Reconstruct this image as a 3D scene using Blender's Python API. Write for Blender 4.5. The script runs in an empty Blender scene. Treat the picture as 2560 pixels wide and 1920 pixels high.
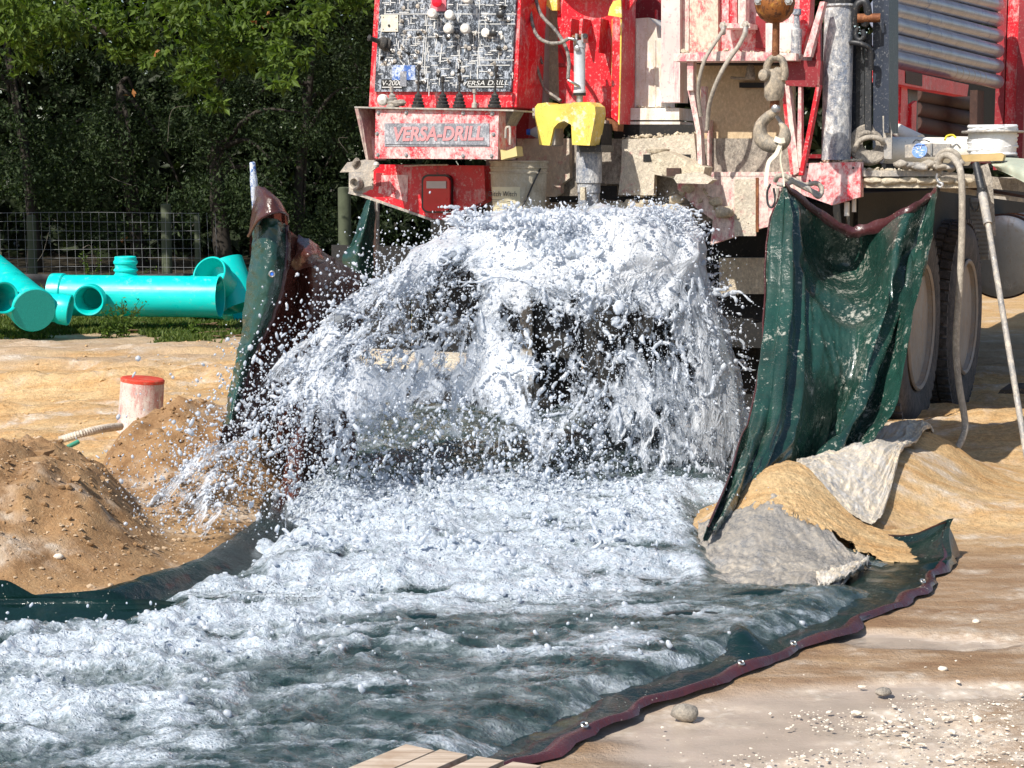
import bpy, bmesh, math, random
import numpy as np
from mathutils import Vector, Matrix
random.seed(7); rng = np.random.default_rng(7)
S = bpy.context.scene
COL = S.collection
R = math.radians
# ------------------------------------------------------------------ camera, sky, sun, exposure
FPX = 4500.0; CAMH = 1.3; PITCH = math.atan(530/FPX)
cd = bpy.data.cameras.new('camera'); cam = bpy.data.objects.new('camera', cd); COL.objects.link(cam)
cd.sensor_width = 36; cd.lens = 36*FPX/2560; cd.clip_end = 2000; cd.clip_start = .05
cam.location = (0, 0, CAMH); cam.rotation_euler = (math.pi/2-PITCH, 0, 0)
S.camera = cam
SUN_EL, SUN_AZ = R(45), R(220)      # azimuth measured from +Y clockwise: behind the camera, to its left
w = bpy.data.worlds.new('World'); S.world = w; w.use_nodes = True
nt = w.node_tree; sk = nt.nodes.new('ShaderNodeTexSky'); sk.sky_type = 'NISHITA'; sk.sun_disc = False
sk.sun_elevation = SUN_EL; sk.sun_rotation = SUN_AZ
nt.links.new(sk.outputs[0], nt.nodes['Background'].inputs[0]); nt.nodes['Background'].inputs[1].default_value = .1
sd = bpy.data.lights.new('sun', 'SUN'); sd.energy = 4.6; sd.angle = R(.5); sd.color = (1, .94, .85)
so = bpy.data.objects.new('sun', sd); COL.objects.link(so)
sdir = Vector((math.sin(SUN_AZ)*math.cos(SUN_EL), math.cos(SUN_AZ)*math.cos(SUN_EL), math.sin(SUN_EL)))
so.rotation_euler = sdir.to_track_quat('Z', 'Y').to_euler(); so.location = (-5, -5, 12)
S.view_settings.view_transform = 'Standard'; S.view_settings.look = 'None'
S.view_settings.exposure = 0.42; S.view_settings.gamma = 1; S.view_settings.use_curve_mapping = False
S.render.engine = 'CYCLES'
S.cycles.max_bounces = 8; S.cycles.transparent_max_bounces = 16

# ------------------------------------------------------------------ picture measurements -> world points
def ray(px, py):
    a = (px-1280)/FPX; b = -(py-960)/FPX
    return Vector((a, math.cos(PITCH)+math.sin(PITCH)*b, -math.sin(PITCH)+math.cos(PITCH)*b))
EYE = Vector((0, 0, CAMH))
def W(px, py, Y):                       # the point on that sight line at distance Y
    d = ray(px, py); return EYE + d*(Y/d.y)
def G(px, py, z=0.0):                   # ... on the level z
    d = ray(px, py); return EYE + d*((z-CAMH)/d.z)
TH = R(24); TO = Vector((.42, 8.6, 0)); TU = Vector((math.cos(TH), -math.sin(TH), 0)); TW = Vector((math.sin(TH), math.cos(TH), 0))
def loc(p): q = p-TO; return Vector((q.dot(TU), q.dot(TW), q.z))
def wor(l): return TO + TU*l[0] + TW*l[1] + Vector((0, 0, l[2]))
def T(px, py, v):                       # truck frame: point at v metres ahead of the tail plane
    d = ray(px, py); s = (v-(EYE-TO).dot(TW))/d.dot(TW); return loc(EYE+d*s)
def Sd(px, py, u):                      # truck frame: point on the side plane u
    d = ray(px, py); s = (u-(EYE-TO).dot(TU))/d.dot(TU); return loc(EYE+d*s)
def TW_(px, py, v): return wor(T(px, py, v))

# ------------------------------------------------------------------ noise in numpy
def _h(ix, iy, iz, seed):
    n = (ix*374761393 + iy*668265263 + iz*2147483647 + seed*974711) & 0xffffffff
    n = ((n ^ (n >> 13))*1274126177) & 0xffffffff
    n = ((n ^ (n >> 15))*2246822519) & 0xffffffff
    return ((n ^ (n >> 16)) & 0xffffff)/float(0xffffff)
def vnoise(x, y, z=0.0, seed=0):
    x = np.asarray(x, float); y = np.asarray(y, float); z = np.asarray(z, float)+np.zeros_like(x)
    ix = np.floor(x).astype(np.int64); iy = np.floor(y).astype(np.int64); iz = np.floor(z).astype(np.int64)
    fx = x-ix; fy = y-iy; fz = z-iz
    fx = fx*fx*(3-2*fx); fy = fy*fy*(3-2*fy); fz = fz*fz*(3-2*fz)
    r = 0
    for a in (0, 1):
        for b in (0, 1):
            for c in (0, 1):
                r = r + _h(ix+a, iy+b, iz+c, seed)*(fx if a else 1-fx)*(fy if b else 1-fy)*(fz if c else 1-fz)
    return r*2-1
def fbm(x, y, z=0.0, o=4, seed=0, g=.5, ridged=False):
    r = 0; a = 1; t = 0
    for i in range(o):
        n = vnoise(x*2**i, y*2**i, np.asarray(z)*2**i, seed+i)
        if ridged: n = 1-2*np.abs(n)
        r = r + a*n; t += a; a *= g
    return r/t
def voro(x, y, seed=0):                 # cellular noise: F1, F2
    x = np.asarray(x, float); y = np.asarray(y, float)
    ix = np.floor(x).astype(np.int64); iy = np.floor(y).astype(np.int64)
    f1 = np.full(x.shape, 9.); f2 = np.full(x.shape, 9.)
    for a in (-1, 0, 1):
        for b in (-1, 0, 1):
            cx = ix+a+_h(ix+a, iy+b, 0*ix, seed); cy = iy+b+_h(ix+a, iy+b, 0*ix+1, seed)
            d = np.hypot(x-cx, y-cy)
            f2 = np.minimum(f2, np.maximum(f1, d)); f1 = np.minimum(f1, d)
    return f1, f2
def ss(a, b, x): t = np.clip((x-a)/(b-a), 0, 1); return t*t*(3-2*t)
def pl(x, pts):                         # piecewise-linear curve
    return np.interp(x, [p[0] for p in pts], [p[1] for p in pts])

# ------------------------------------------------------------------ materials
def lin(r, g, b): return tuple(((c/255+.055)/1.055)**2.4 if c/255 > .04045 else c/255/12.92 for c in (r, g, b))
class N:
    def __init__(s, name):
        s.m = bpy.data.materials.new(name); s.m.use_nodes = True; s.t = s.m.node_tree; s.t.nodes.clear()
        s.out = s.t.nodes.new('ShaderNodeOutputMaterial'); s.p = s.t.nodes.new('ShaderNodeBsdfPrincipled')
        s.t.links.new(s.p.outputs[0], s.out.inputs[0]); s.tc = s.t.nodes.new('ShaderNodeTexCoord').outputs['Object']
    def link(s, a, b): s.t.links.new(a, b)
    def set(s, k, v):
        if hasattr(v, 'is_linked') : s.link(v, s.p.inputs[k])
        else: s.p.inputs[k].default_value = (*v, 1) if isinstance(v, tuple) and len(v) == 3 and k != 'Subsurface Radius' else v
    def map(s, scale=(1, 1, 1), rot=(0, 0, 0), locn=(0, 0, 0)):
        n = s.t.nodes.new('ShaderNodeMapping'); n.inputs[3].default_value = scale; n.inputs[2].default_value = rot; n.inputs[1].default_value = locn
        s.link(s.tc, n.inputs[0]); return n.outputs[0]
    def noise(s, scale, detail=5, rough=.6, vec=None, dist=0):
        n = s.t.nodes.new('ShaderNodeTexNoise'); n.inputs['Scale'].default_value = scale; n.inputs['Detail'].default_value = detail
        n.inputs['Roughness'].default_value = rough; n.inputs['Distortion'].default_value = dist
        s.link(vec or s.tc, n.inputs['Vector']); return n.outputs['Fac']
    def vor(s, scale, vec=None, feature='F1', out='Distance'):
        n = s.t.nodes.new('ShaderNodeTexVoronoi'); n.feature = feature; n.inputs['Scale'].default_value = scale
        s.link(vec or s.tc, n.inputs['Vector']); return n.outputs[out]
    def ramp(s, f, stops):
        n = s.t.nodes.new('ShaderNodeValToRGB'); e = n.color_ramp.elements
        while len(e) < len(stops): e.new(.5)
        for i, (p, c) in enumerate(stops):
            e[i].position = p; e[i].color = (*c, 1) if isinstance(c, tuple) else (c, c, c, 1)
        s.link(f, n.inputs[0]); return n.outputs[0]
    def mix(s, f, a, b, mode='MIX'):
        n = s.t.nodes.new('ShaderNodeMix'); n.data_type = 'RGBA'; n.blend_type = mode
        for k, v in ((0, f), (6, a), (7, b)):
            if hasattr(v, 'is_linked'): s.link(v, n.inputs[k])
            elif k == 0: n.inputs[0].default_value = v
            else: n.inputs[k].default_value = (*v, 1) if isinstance(v, tuple) else (v, v, v, 1)
        return n.outputs[2]
    def math(s, op, a, b=0.0, clamp=False):
        n = s.t.nodes.new('ShaderNodeMath'); n.operation = op; n.use_clamp = clamp
        for k, v in ((0, a), (1, b)):
            if hasattr(v, 'is_linked'): s.link(v, n.inputs[k])
            else: n.inputs[k].default_value = v
        return n.outputs[0]
    def attr(s, name):
        n = s.t.nodes.new('ShaderNodeAttribute'); n.attribute_name = name; return n.outputs['Fac']
    def bump(s, h, strength=.5, dist=.01):
        n = s.t.nodes.new('ShaderNodeBump'); n.inputs['Strength'].default_value = strength; n.inputs['Distance'].default_value = dist
        s.link(h, n.inputs['Height']); s.link(n.outputs[0], s.p.inputs['Normal']); return n.outputs[0]
MUD = (.50, .42, .31)
def paint(name, base, rough=.45, metal=0.0, mud=MUD, amt=.35, scale=6, soft=.06, streak=1.0, bump=.35, var=.25, mud2=None, amt2=.3):
    """worn paint or metal with dried mud splashed on it"""
    n = N(name)
    v = n.map((1, 1, 1/(streak*1.3)), locn=(len(name)*.37, 0, len(name)*.11)); soft *= .6
    a = n.noise(scale*1.25, 10, .78, v, .4); f = n.noise(scale*6, 6, .75, n.map((1, 1, .6)))
    t = .72-.44*amt
    m1 = n.ramp(n.math('ADD', n.math('MULTIPLY', a, .62), n.math('MULTIPLY', f, .38)), [(max(0, t-soft), 0.0), (t+soft, 1.0)])
    lo = tuple(c*(1-var) for c in base); hi = tuple(min(1, c*(1+var)) for c in base)
    b = n.ramp(n.noise(scale*.6, 5, .6), [(.3, lo), (.7, hi)])
    spk = n.ramp(n.noise(scale*14, 3, .6), [(.60, 0.0), (.64, 1.0)])
    b = n.mix(n.math('MULTIPLY', spk, min(1, amt*2.0)), b, mud)
    if mud2:
        g = n.ramp(n.noise(scale*1.3, 10, .78, n.map((1, 1, 1), locn=(3, 7, 1))), [(.70-.4*amt2, 0.0), (.76-.4*amt2, 1.0)])
        b = n.mix(g, b, mud2)
    mc = n.ramp(f, [(.35, tuple(c*.66 for c in mud)), (.62, tuple(min(1, c*1.18) for c in mud))])
    run = n.noise(1, 6, .7, n.map((scale*5, scale*5, scale*.55), locn=(1.3, 0, .7))); run = n.ramp(n.math('ADD', n.math('MULTIPLY', run, .7), n.math('MULTIPLY', a, .3)), [(.60-.10*amt, 0.0), (.66-.10*amt, .85 if streak != 0 else 0.0)])
    b = n.mix(n.math('MULTIPLY', run, .75), b, tuple(min(1, c*.86) for c in mud))
    n.set('Base Color', n.mix(m1, b, mc))
    n.set('Roughness', n.mix(m1, rough, .85)); n.set('Metallic', n.math('MULTIPLY', n.math('SUBTRACT', 1, m1), metal))
    n.bump(n.math('ADD', m1, n.math('MULTIPLY', f, .6)), bump, .006)
    return n.m
MT = {}
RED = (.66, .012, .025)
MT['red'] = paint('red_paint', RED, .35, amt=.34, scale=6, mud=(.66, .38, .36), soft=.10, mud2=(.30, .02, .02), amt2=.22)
MT['redpink'] = paint('red_paint_faded', (.68, .03, .05), .45, amt=.55, scale=8, mud=(.74, .50, .48), soft=.09, mud2=(.50, .42, .32), amt2=.18)
MT['redmud'] = paint('red_paint_muddy', (.66, .06, .08), .55, amt=.60, scale=9, mud=(.60, .50, .40), soft=.08)
MT['pinkmud'] = paint('pink_dusty_paint', (.62, .12, .17), .55, amt=.62, scale=9, mud=(.70, .56, .50), soft=.10, streak=1.6, mud2=(.42, .34, .25), amt2=.26)
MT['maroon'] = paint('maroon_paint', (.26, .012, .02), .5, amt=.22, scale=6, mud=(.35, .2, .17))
MT['cream'] = paint('dried_cream_mud', (.68, .60, .49), .9, amt=.5, scale=11, mud=(.82, .73, .58), soft=.2, bump=1.0, mud2=(.60, .18, .20), amt2=.34)
MT['creamplain'] = paint('cream_clay', (.58, .49, .36), .9, amt=.55, scale=14, mud=(.82, .72, .55), soft=.2, bump=1.0)
MT['tanmud'] = paint('tan_mud_plate', (.52, .39, .24), .9, amt=.5, scale=14, mud=(.62, .48, .31), soft=.2, bump=.5, mud2=(.5, .12, .14), amt2=.08)
MT['greymud'] = paint('grey_mud', (.20, .18, .16), .85, amt=.5, scale=12, mud=(.52, .46, .38), soft=.2, bump=.9)
MT['white'] = paint('white_paint', (.78, .75, .70), .45, amt=.40, scale=8, mud=(.60, .50, .38), soft=.12, streak=3, bump=.3)
MT['whitepink'] = paint('white_pink_paint', (.72, .62, .58), .5, amt=.25, scale=4, mud=(.60, .22, .26), soft=.12, streak=3, bump=.15)
MT['steel'] = paint('bare_steel', (.42, .42, .42), .35, .8, amt=.3, scale=8, mud=(.5, .44, .36))
MT['greysteel'] = paint('dusty_steel', (.30, .29, .28), .5, .3, amt=.45, scale=8, mud=(.52, .46, .38), soft=.12)
MT['black'] = paint('black_metal', (.022, .024, .028), .45, amt=.14, scale=8, mud=(.35, .32, .28))
MT['blackblue'] = paint('blue_black_metal', (.018, .026, .045), .4, amt=.16, scale=7, mud=(.30, .30, .30))
MT['dark'] = paint('dark_grime', (.012, .012, .012), .8, amt=.12, scale=6, mud=(.12, .10, .08))  # near-black grime, also the painted shade in gaps and openings
MT['rust'] = paint('rusty_steel', (.16, .055, .022), .6, .4, amt=.35, scale=9, mud=(.36, .15, .06), soft=.15)
MT['brownrust'] = paint('brown_rust', (.045, .022, .016), .7, amt=.3, scale=5, mud=(.10, .05, .035), soft=.2)
MT['brass'] = paint('muddy_hook_steel', (.22, .20, .17), .5, .5, amt=.5, scale=16, mud=(.46, .38, .28), soft=.15)
MT['yellow'] = paint('yellow_paint', (.78, .58, .10), .45, amt=.22, scale=14, mud=(.12, .09, .05), soft=.04, mud2=(.80, .70, .42), amt2=.42)
MT['rubber'] = paint('rubber', (.022, .022, .022), .75, amt=.3, scale=6, mud=(.16, .14, .12), soft=.15)
MT['tyre'] = paint('dusty_tyre_rubber', (.035, .035, .04), .85, amt=.5, scale=5, mud=(.12, .105, .10), soft=.2, bump=.3)
MT['rim'] = paint('dusty_wheel_rim', (.34, .32, .30), .6, .1, amt=.5, scale=4, mud=(.36, .27, .20), soft=.2, bump=.2)
MT['silver'] = paint('silver_muddy_cylinder', (.20, .24, .32), .4, .3, amt=.50, scale=8, mud=(.66, .65, .63), soft=.12, streak=1.6, bump=.8, mud2=(.03, .035, .05), amt2=.22)
MT['pipe'] = paint('drill_pipe_steel', (.30, .33, .42), .30, .35, amt=.20, scale=7, mud=(.60, .58, .56), soft=.12, bump=.2, mud2=(.05, .10, .28), amt2=.32)  # blue second layer paints a bluish sheen into the steel colour
MT['hose'] = paint('grey_hose', (.07, .07, .07), .6, amt=.5, scale=12, mud=(.34, .31, .27), soft=.15)
MT['palehose'] = paint('pale_muddy_hose', (.28, .25, .21), .7, amt=.5, scale=14, mud=(.46, .41, .34), soft=.15)
MT['pvc'] = paint('white_pvc', (.78, .74, .66), .4, amt=.12, scale=6, mud=(.5, .42, .32), bump=.1)
MT['clearwhite'] = paint('white_cord', (.75, .76, .76), .5, amt=.1, scale=8)
MT['wood'] = None
def simple(name, c, rough=.5, metal=0, bump=0, bs=20):
    n = N(name); n.set('Base Color', n.ramp(n.noise(bs*.4, 4), [(.3, tuple(x*.85 for x in c)), (.7, tuple(min(1, x*1.12) for x in c))])); n.set('Roughness', rough); n.set('Metallic', metal)
    if bump: n.bump(n.noise(bs), bump, .005)
    return n.m
MT['redlens'] = simple('red_lens', (.62, .008, .03), .1); MT['whitelens'] = simple('white_lens', (.55, .5, .5), .2)
MT['bluecap'] = simple('blue_plastic', (.02, .12, .55), .3); MT['bluedisc'] = paint('blue_disc', (.08, .22, .60), .5, amt=.4, scale=30, mud=(.6, .65, .75))
MT['ribbon'] = simple('pale_ribbon', (.72, .66, .52), .6); MT['bottle'] = simple('clear_bottle', (.42, .48, .55), .08)
MT['print_white'] = simple('white_print', (.68, .68, .66), .5); MT['print_pink'] = simple('pink_print', (.62, .27, .28), .5); MT['print_dark'] = simple('dark_print', (.05, .05, .05), .5)
MT['knobwhite'] = paint('pale_knob', (.66, .64, .60), .4, amt=.3, scale=18, mud=(.45, .4, .33)); MT['knobblack'] = simple('black_knob', (.02, .02, .02), .35)
MT['plate'] = paint('scratched_grey_plate', (.20, .21, .24), .5, amt=.42, scale=16, mud=(.50, .50, .53), soft=.08, mud2=(.03, .03, .04), amt2=.2)

# ------------------------------------------------------------------ objects
def link(o, parent=None):
    COL.objects.link(o)
    if parent is not None: o.parent = parent
    return o
def tag(o, label=None, cat=None, group=None, kind=None):
    if label: o['label'] = label
    if cat: o['category'] = cat
    if group: o['group'] = group
    if kind: o['kind'] = kind
    return o
def empty(name, locn=(0, 0, 0), rz=0, label=None, cat=None, group=None, parent=None):
    o = bpy.data.objects.new(name, None); o.location = locn; o.rotation_euler = (0, 0, rz); o.empty_display_size = .1
    link(o, parent); return tag(o, label, cat, group)
def fin(name, bm, mat, parent=None, smooth=False, bevel=0, auto=None):
    if bevel > 0:
        bmesh.ops.bevel(bm, geom=[e for e in bm.edges if len(e.link_faces) == 2 and e.calc_face_angle(0) > .5], offset=bevel, segments=2, affect='EDGES', profile=.6)
    bmesh.ops.recalc_face_normals(bm, faces=bm.faces)
    me = bpy.data.meshes.new(name); 
    if auto is not None:
        for e in bm.edges: e.smooth = not (len(e.link_faces) == 2 and e.calc_face_angle(0) > auto)
        smooth = True
    for f in bm.faces: f.smooth = smooth
    bm.to_mesh(me); bm.free(); me.materials.append(MT[mat] if isinstance(mat, str) else mat)
    return link(bpy.data.objects.new(name, me), parent)
def npmesh(name, co, faces, mat, parent=None, smooth=True, attrs=None):
    me = bpy.data.meshes.new(name); co = np.asarray(co, np.float32); faces = np.asarray(faces, np.int32); k = faces.shape[1]
    me.vertices.add(len(co)); me.vertices.foreach_set('co', co.ravel()); me.loops.add(faces.size); me.loops.foreach_set('vertex_index', faces.ravel())
    me.polygons.add(len(faces)); me.polygons.foreach_set('loop_start', np.arange(0, faces.size, k, dtype=np.int32)); me.polygons.foreach_set('loop_total', np.full(len(faces), k, np.int32))
    me.update(calc_edges=True); me.polygons.foreach_set('use_smooth', np.full(len(faces), smooth))
    for a, v in (attrs or {}).items(): me.attributes.new(a, 'FLOAT', 'POINT').data.foreach_set('value', np.asarray(v, np.float32))
    me.materials.append(MT[mat] if isinstance(mat, str) else mat); me.validate()
    return link(bpy.data.objects.new(name, me), parent)
def grid_faces(nx, ny):
    i = np.arange(nx-1)[:, None]*ny + np.arange(ny-1)[None, :]
    return np.stack([i, i+ny, i+ny+1, i+1], -1).reshape(-1, 4)
def bm_poly(bm, pts, d):                # pts: front outline, extruded by vector d
    a = [bm.verts.new(p) for p in pts]; b = [bm.verts.new(Vector(p)+d) for p in pts]; n = len(pts)
    bm.faces.new(a); bm.faces.new(b[::-1])
    for i in range(n): bm.faces.new((a[i], b[i], b[(i+1) % n], a[(i+1) % n]))
def bm_box(bm, x0, x1, y0, y1, z0, z1):
    bm_poly(bm, [(x0, y0, z0), (x1, y0, z0), (x1, y0, z1), (x0, y0, z1)], Vector((0, y1-y0, 0)))
def frame_of(d):
    d = Vector(d).normalized(); a = d.orthogonal().normalized() if abs(d.z) > .999 else Vector((0, 0, 1)).cross(d).normalized()
    return a, d.cross(a)
def bm_tube(bm, pts, r, seg=10, cap=True):
    pts = [Vector(p) for p in pts]; n = len(pts); rings = []
    rr = r if isinstance(r, (list, tuple)) else [r]*n
    a = None
    for i, p in enumerate(pts):
        d = (pts[min(i+1, n-1)]-pts[max(i-1, 0)]).normalized()
        if a is None: a, _ = frame_of(d)
        a = (a-d*a.dot(d)).normalized(); b = d.cross(a)
        rings.append([bm.verts.new(p+(a*math.cos(t)+b*math.sin(t))*rr[i]) for t in [2*math.pi*k/seg for k in range(seg)]])
    for i in range(n-1):
        for k in range(seg): bm.faces.new((rings[i][k], rings[i][(k+1) % seg], rings[i+1][(k+1) % seg], rings[i+1][k]))
    if cap: bm.faces.new(rings[0][::-1]); bm.faces.new(rings[-1])
def smooth_path(pts, n=8):
    pts = [Vector(p) for p in pts]; out = []
    P = [pts[0]*2-pts[1]]+pts+[pts[-1]*2-pts[-2]]
    for i in range(1, len(P)-2):
        for k in range(n):
            t = k/n; a, b, c, d = P[i-1:i+3]
            out.append(.5*((2*b)+(c-a)*t+(2*a-5*b+4*c-d)*t*t+(3*b-a-3*c+d)*t**3))
    return out+[pts[-1]]
def bm_lathe(bm, prof, c=(0, 0, 0), axis=(0, 0, 1), seg=24, close=False):
    c = Vector(c); ax = Vector(axis).normalized(); a, b = frame_of(ax); rings = []
    for r, h in prof:
        rings.append([bm.verts.new(c+ax*h+(a*math.cos(2*math.pi*k/seg)+b*math.sin(2*math.pi*k/seg))*max(r, 1e-4)) for k in range(seg)])
    L = len(rings)
    for i in range(L if close else L-1):
        for k in range(seg): bm.faces.new((rings[i][k], rings[i][(k+1) % seg], rings[(i+1) % L][(k+1) % seg], rings[(i+1) % L][k]))
    if not close:
        if prof[0][0] > 2e-4: bm.faces.new(rings[0][::-1])
        if prof[-1][0] > 2e-4: bm.faces.new(rings[-1])
def tube(name, pts, r, mat, parent=None, seg=10, sm=6):
    bm = bmesh.new(); bm_tube(bm, smooth_path(pts, sm) if sm else pts, r, seg); return fin(name, bm, mat, parent, auto=R(50))
def lathe(name, prof, mat, parent=None, c=(0, 0, 0), axis=(0, 0, 1), seg=24, close=False, auto=R(35)):
    bm = bmesh.new(); bm_lathe(bm, prof, c, axis, seg, close); return fin(name, bm, mat, parent, auto=auto)
def box(name, x0, x1, y0, y1, z0, z1, mat, parent=None, bevel=.004):
    bm = bmesh.new(); bm_box(bm, x0, x1, y0, y1, z0, z1); return fin(name, bm, mat, parent, bevel=bevel)
def rough_mesh(o, amp, scale, seed=0):  # dent and swell a mesh
    me = o.data; n = len(me.vertices); co = np.empty(n*3, np.float32); me.vertices.foreach_get('co', co); co = co.reshape(-1, 3)
    for k in range(3): co[:, k] += amp*fbm(co[:, 0]*scale+k*9, co[:, 1]*scale, co[:, 2]*scale, 4, seed+k*5)
    me.vertices.foreach_set('co', co.ravel()); me.update()
def blob(name, c, r, mat, parent=None, amp=.3, seed=0, sub=3, flat=None):
    bm = bmesh.new(); bmesh.ops.create_icosphere(bm, subdivisions=sub, radius=1)
    for v in bm.verts:
        v.co = Vector((v.co.x*r[0], v.co.y*r[1], v.co.z*r[2]))
    o = fin(name, bm, mat, parent, smooth=True); rough_mesh(o, amp*min(r), 1.2/min(r), seed)
    o.data.transform(Matrix.Translation(Vector(c))); return o
def text(name, s, mat, parent, p, size, xdir, zdir, depth=.0015, shear=0, sx=1, align='CENTER', offset=0):
    cu = bpy.data.curves.new(name, 'FONT'); cu.body = s; cu.size = size; cu.extrude = depth; cu.shear = shear; cu.align_x = align; cu.align_y = 'CENTER'; cu.offset = offset
    t = bpy.data.objects.new(name, cu); COL.objects.link(t); dg = bpy.context.evaluated_depsgraph_get(); me = bpy.data.meshes.new_from_object(t.evaluated_get(dg)); bpy.data.objects.remove(t)
    x = Vector(xdir).normalized(); z = Vector(zdir); z = (z-x*z.dot(x)).normalized(); y = z.cross(x)
    M = Matrix((x*sx, z, -y)).transposed().to_4x4(); M.translation = Vector(p); me.transform(M)
    me.materials.clear(); me.materials.append(MT[mat]); return link(bpy.data.objects.new(name, me), parent)
def copy_tree(o, parent=None):
    c = o.copy(); COL.objects.link(c); c.parent = parent
    for ch in [x for x in bpy.data.objects if x.parent == o]: copy_tree(ch, c)
    return c
# ------------------------------------------------------------------ ground
LUMPS = [  # x, y, sx, sy, rot, h
 (-2.30, 6.20, .64, .80, 0, .30), (-1.68, 6.15, .27, .62, .15, .25), (-1.36, 6.0, .16, .50, .2, .07),
 (-1.46, 7.30, .20, .36, 0, .33), (-1.22, 7.0, .26, .42, 0, .15), (-1.12, 7.75, .22, .55, 0, .30), (-.98, 7.6, .20, .5, 0, .10),
 (1.36, 6.88, .80, .24, .95, .21), (.88, 6.22, .24, .55, 0, .09), (1.78, 6.75, .35, .22, 0, .06), (1.60, 7.55, .28, .22, 0, .13), (2.7, 8.6, .7, .5, 0, .10), (-2.2, 10.6, 1.1, .25, 0, .10), (-1.3, 10.2, .9, .2, 0, .05)]
def ghill(x, y):
    z = np.zeros_like(x)
    for (cx, cy, sx, sy, r, h) in LUMPS:
        dx = (x-cx)*math.cos(r)+(y-cy)*math.sin(r); dy = -(x-cx)*math.sin(r)+(y-cy)*math.cos(r)
        q = np.sqrt((dx/sx)**2+(dy/sy)**2)
        g = np.exp(-q**(3.2 if cx < 0 else 2.4)*.8)
        z = z + h*g
    return z
def ground(x, y, fine=True):
    x = np.asarray(x, float); y = np.asarray(y, float)
    b = ghill(x, y)
    b = np.where(x < -.6, .42*np.tanh(b/.42), b)
    z = b - .11*ss(9.3, 10.6, y)*ss(1.2, 2.0, x)*(1-ss(12, 15, y))
    if fine:
        berm = ss(.03, .16, b)*ss(-.4, -.9, x)
        z = z + .055*berm*fbm(x*3.5+.4*fbm(x*3, y*3, 0, 2, 2), y*3.0, 0, 5, 3, .58, True) + .022*berm*fbm(x*18, y*16, 0, 4, 9, .65, True)
        z = z + berm*(.050*fbm(x*1.9+3, y*1.7, 0, 3, 13)+.035*fbm(x*6+.5*y, y*1.6, 0, 3, 14, .6, True)*ss(.02, .15, b))
        far = ss(7.5, 9, y); rut = far*(1-ss(13.4, 14.2, y))
        z = z + rut*(.045*fbm(x*.35+3, y*1.9+.3*x, 0, 3, 27, .5, True)+.060*fbm(x*.7, y*3.4, 0, 5, 21, .6, True)+.022*fbm(x*4, y*9, 0, 4, 22, .6))
        z = z + (1-far)*(1-berm)*(.008*fbm(x*3, y*6, 0, 4, 31)+.004*fbm(x*26, y*26, 0, 2, 33))*ss(-2, .6, x)
        z = z + ss(1.25, 1.6, x)*ss(6.2, 6.8, y)*.02*fbm(x*7, y*7, 0, 4, 38)
    keep = ss(.0, .25, x-1.2)+ss(0, .2, -x-1.15)          # flat under the tarp and truck tail
    return z
gx = np.unique(np.concatenate([np.linspace(-60, -8, 14), np.linspace(-8, -3.3, 40), np.arange(-3.1, 3.4, .026), np.linspace(3.6, 8, 30), np.linspace(8, 60, 14)]))
gy = np.unique(np.concatenate([np.linspace(-20, 2.6, 12), np.arange(2.6, 8.2, .026), np.arange(8.2, 15, .05), np.linspace(15, 24, 50), np.linspace(24, 400, 16)]))
GX, GY = np.meshgrid(gx, gy, indexing='ij'); GZ = ground(GX, GY)
GZ = GZ - .02*ss(24, 30, GY)
cb = fbm(GX*1.2, GY*2.4, 0, 5, 51); c2 = fbm(GX*4, GY*9, 0, 5, 57)
a_grey = .75*ss(11.8, 12.6, GY+cb*1.4)*(1-ss(14.2, 15.4, GY))
a_wood = ss(15.5, 18, GY)*ss(2.5, .5, GX)+ss(24, 27, GY)*ss(.5, 2.5, GX)
hB = ghill(GX, GY)
a_berm = ss(.02, .09, hB)*ss(-.4, -.8, GX)*(1-ss(8.2, 8.8, GY)) + (1-ss(.02, .09, hB))*ss(-.3, -.6, GX)*(1-ss(7.2, 7.9, GY))*.8
XR = np.interp(GY, [3.3, 3.94, 4.29, 4.62, 5.18, 5.47, 5.94, 8], [-.3, .105, .352, .657, 1.09, 1.276, 1.52, 1.6])
near = 1-ss(5.9, 6.7, GY+.25*cb)
a_wet = near*ss(-.15, .15, GX-XR+.3)*ss(-1.1, -.3, cb*1.2+c2*.6+.35*ss(4.6, 5.4, GY))
a_wet = np.maximum(a_wet, ss(8.0, 8.4, GY)*(1-ss(10.5, 12, GY))*ss(-1.5, -1.1, GX)*ss(1.9, 1.3, GX+.0*GY))  # wet mud that also paints shade on the ground under the truck tail
puddle = 1.2*np.exp(-(((GX-.66)/.50)**2+((GY-4.05)/.36)**2)**1.2)+.55*np.exp(-((GX-1.25)/.6)**2-((GY-4.45)/.12)**2) + .8*np.exp(-(((GX-1.2)/.3)**2+((GY-4.9)/.1)**2)) + .7*np.exp(-(((GX-.98)/.16)**2+((GY-4.98)/.07)**2))
a_pud = np.clip(ss(.3, .7, puddle+.25*c2), 0, 1)
gravel = np.exp(-(((GX-1.15)/.42)**2+((GY-4.13)/.22)**2)**1.5)+np.exp(-(((GX-1.0)/.55)**2+((GY-3.78)/.14)**2))+.8*np.exp(-(((GX-.75)/.22)**2+((GY-3.8)/.12)**2)) + .9*np.exp(-(((GX-1.6)/.5)**2+((GY-4.4)/.08)**2))
a_grav = ss(.05, .40, gravel*.9+.9*fbm(GX*4, GY*9, 0, 6, 58, .65)+.2*cb)
GZ = GZ - .012*a_pud + .006*a_grav*vnoise(GX*45, GY*45, 0, 77)
g = N('sandy_ground')
big = g.noise(1.3, 8, .65); mid = g.noise(9, 7, .7); fin_ = g.noise(42, 7, .8)
col = g.ramp(big, [(.3, (.50, .265, .095)), (.5, (.64, .395, .175)), (.7, (.72, .52, .28))])
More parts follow.
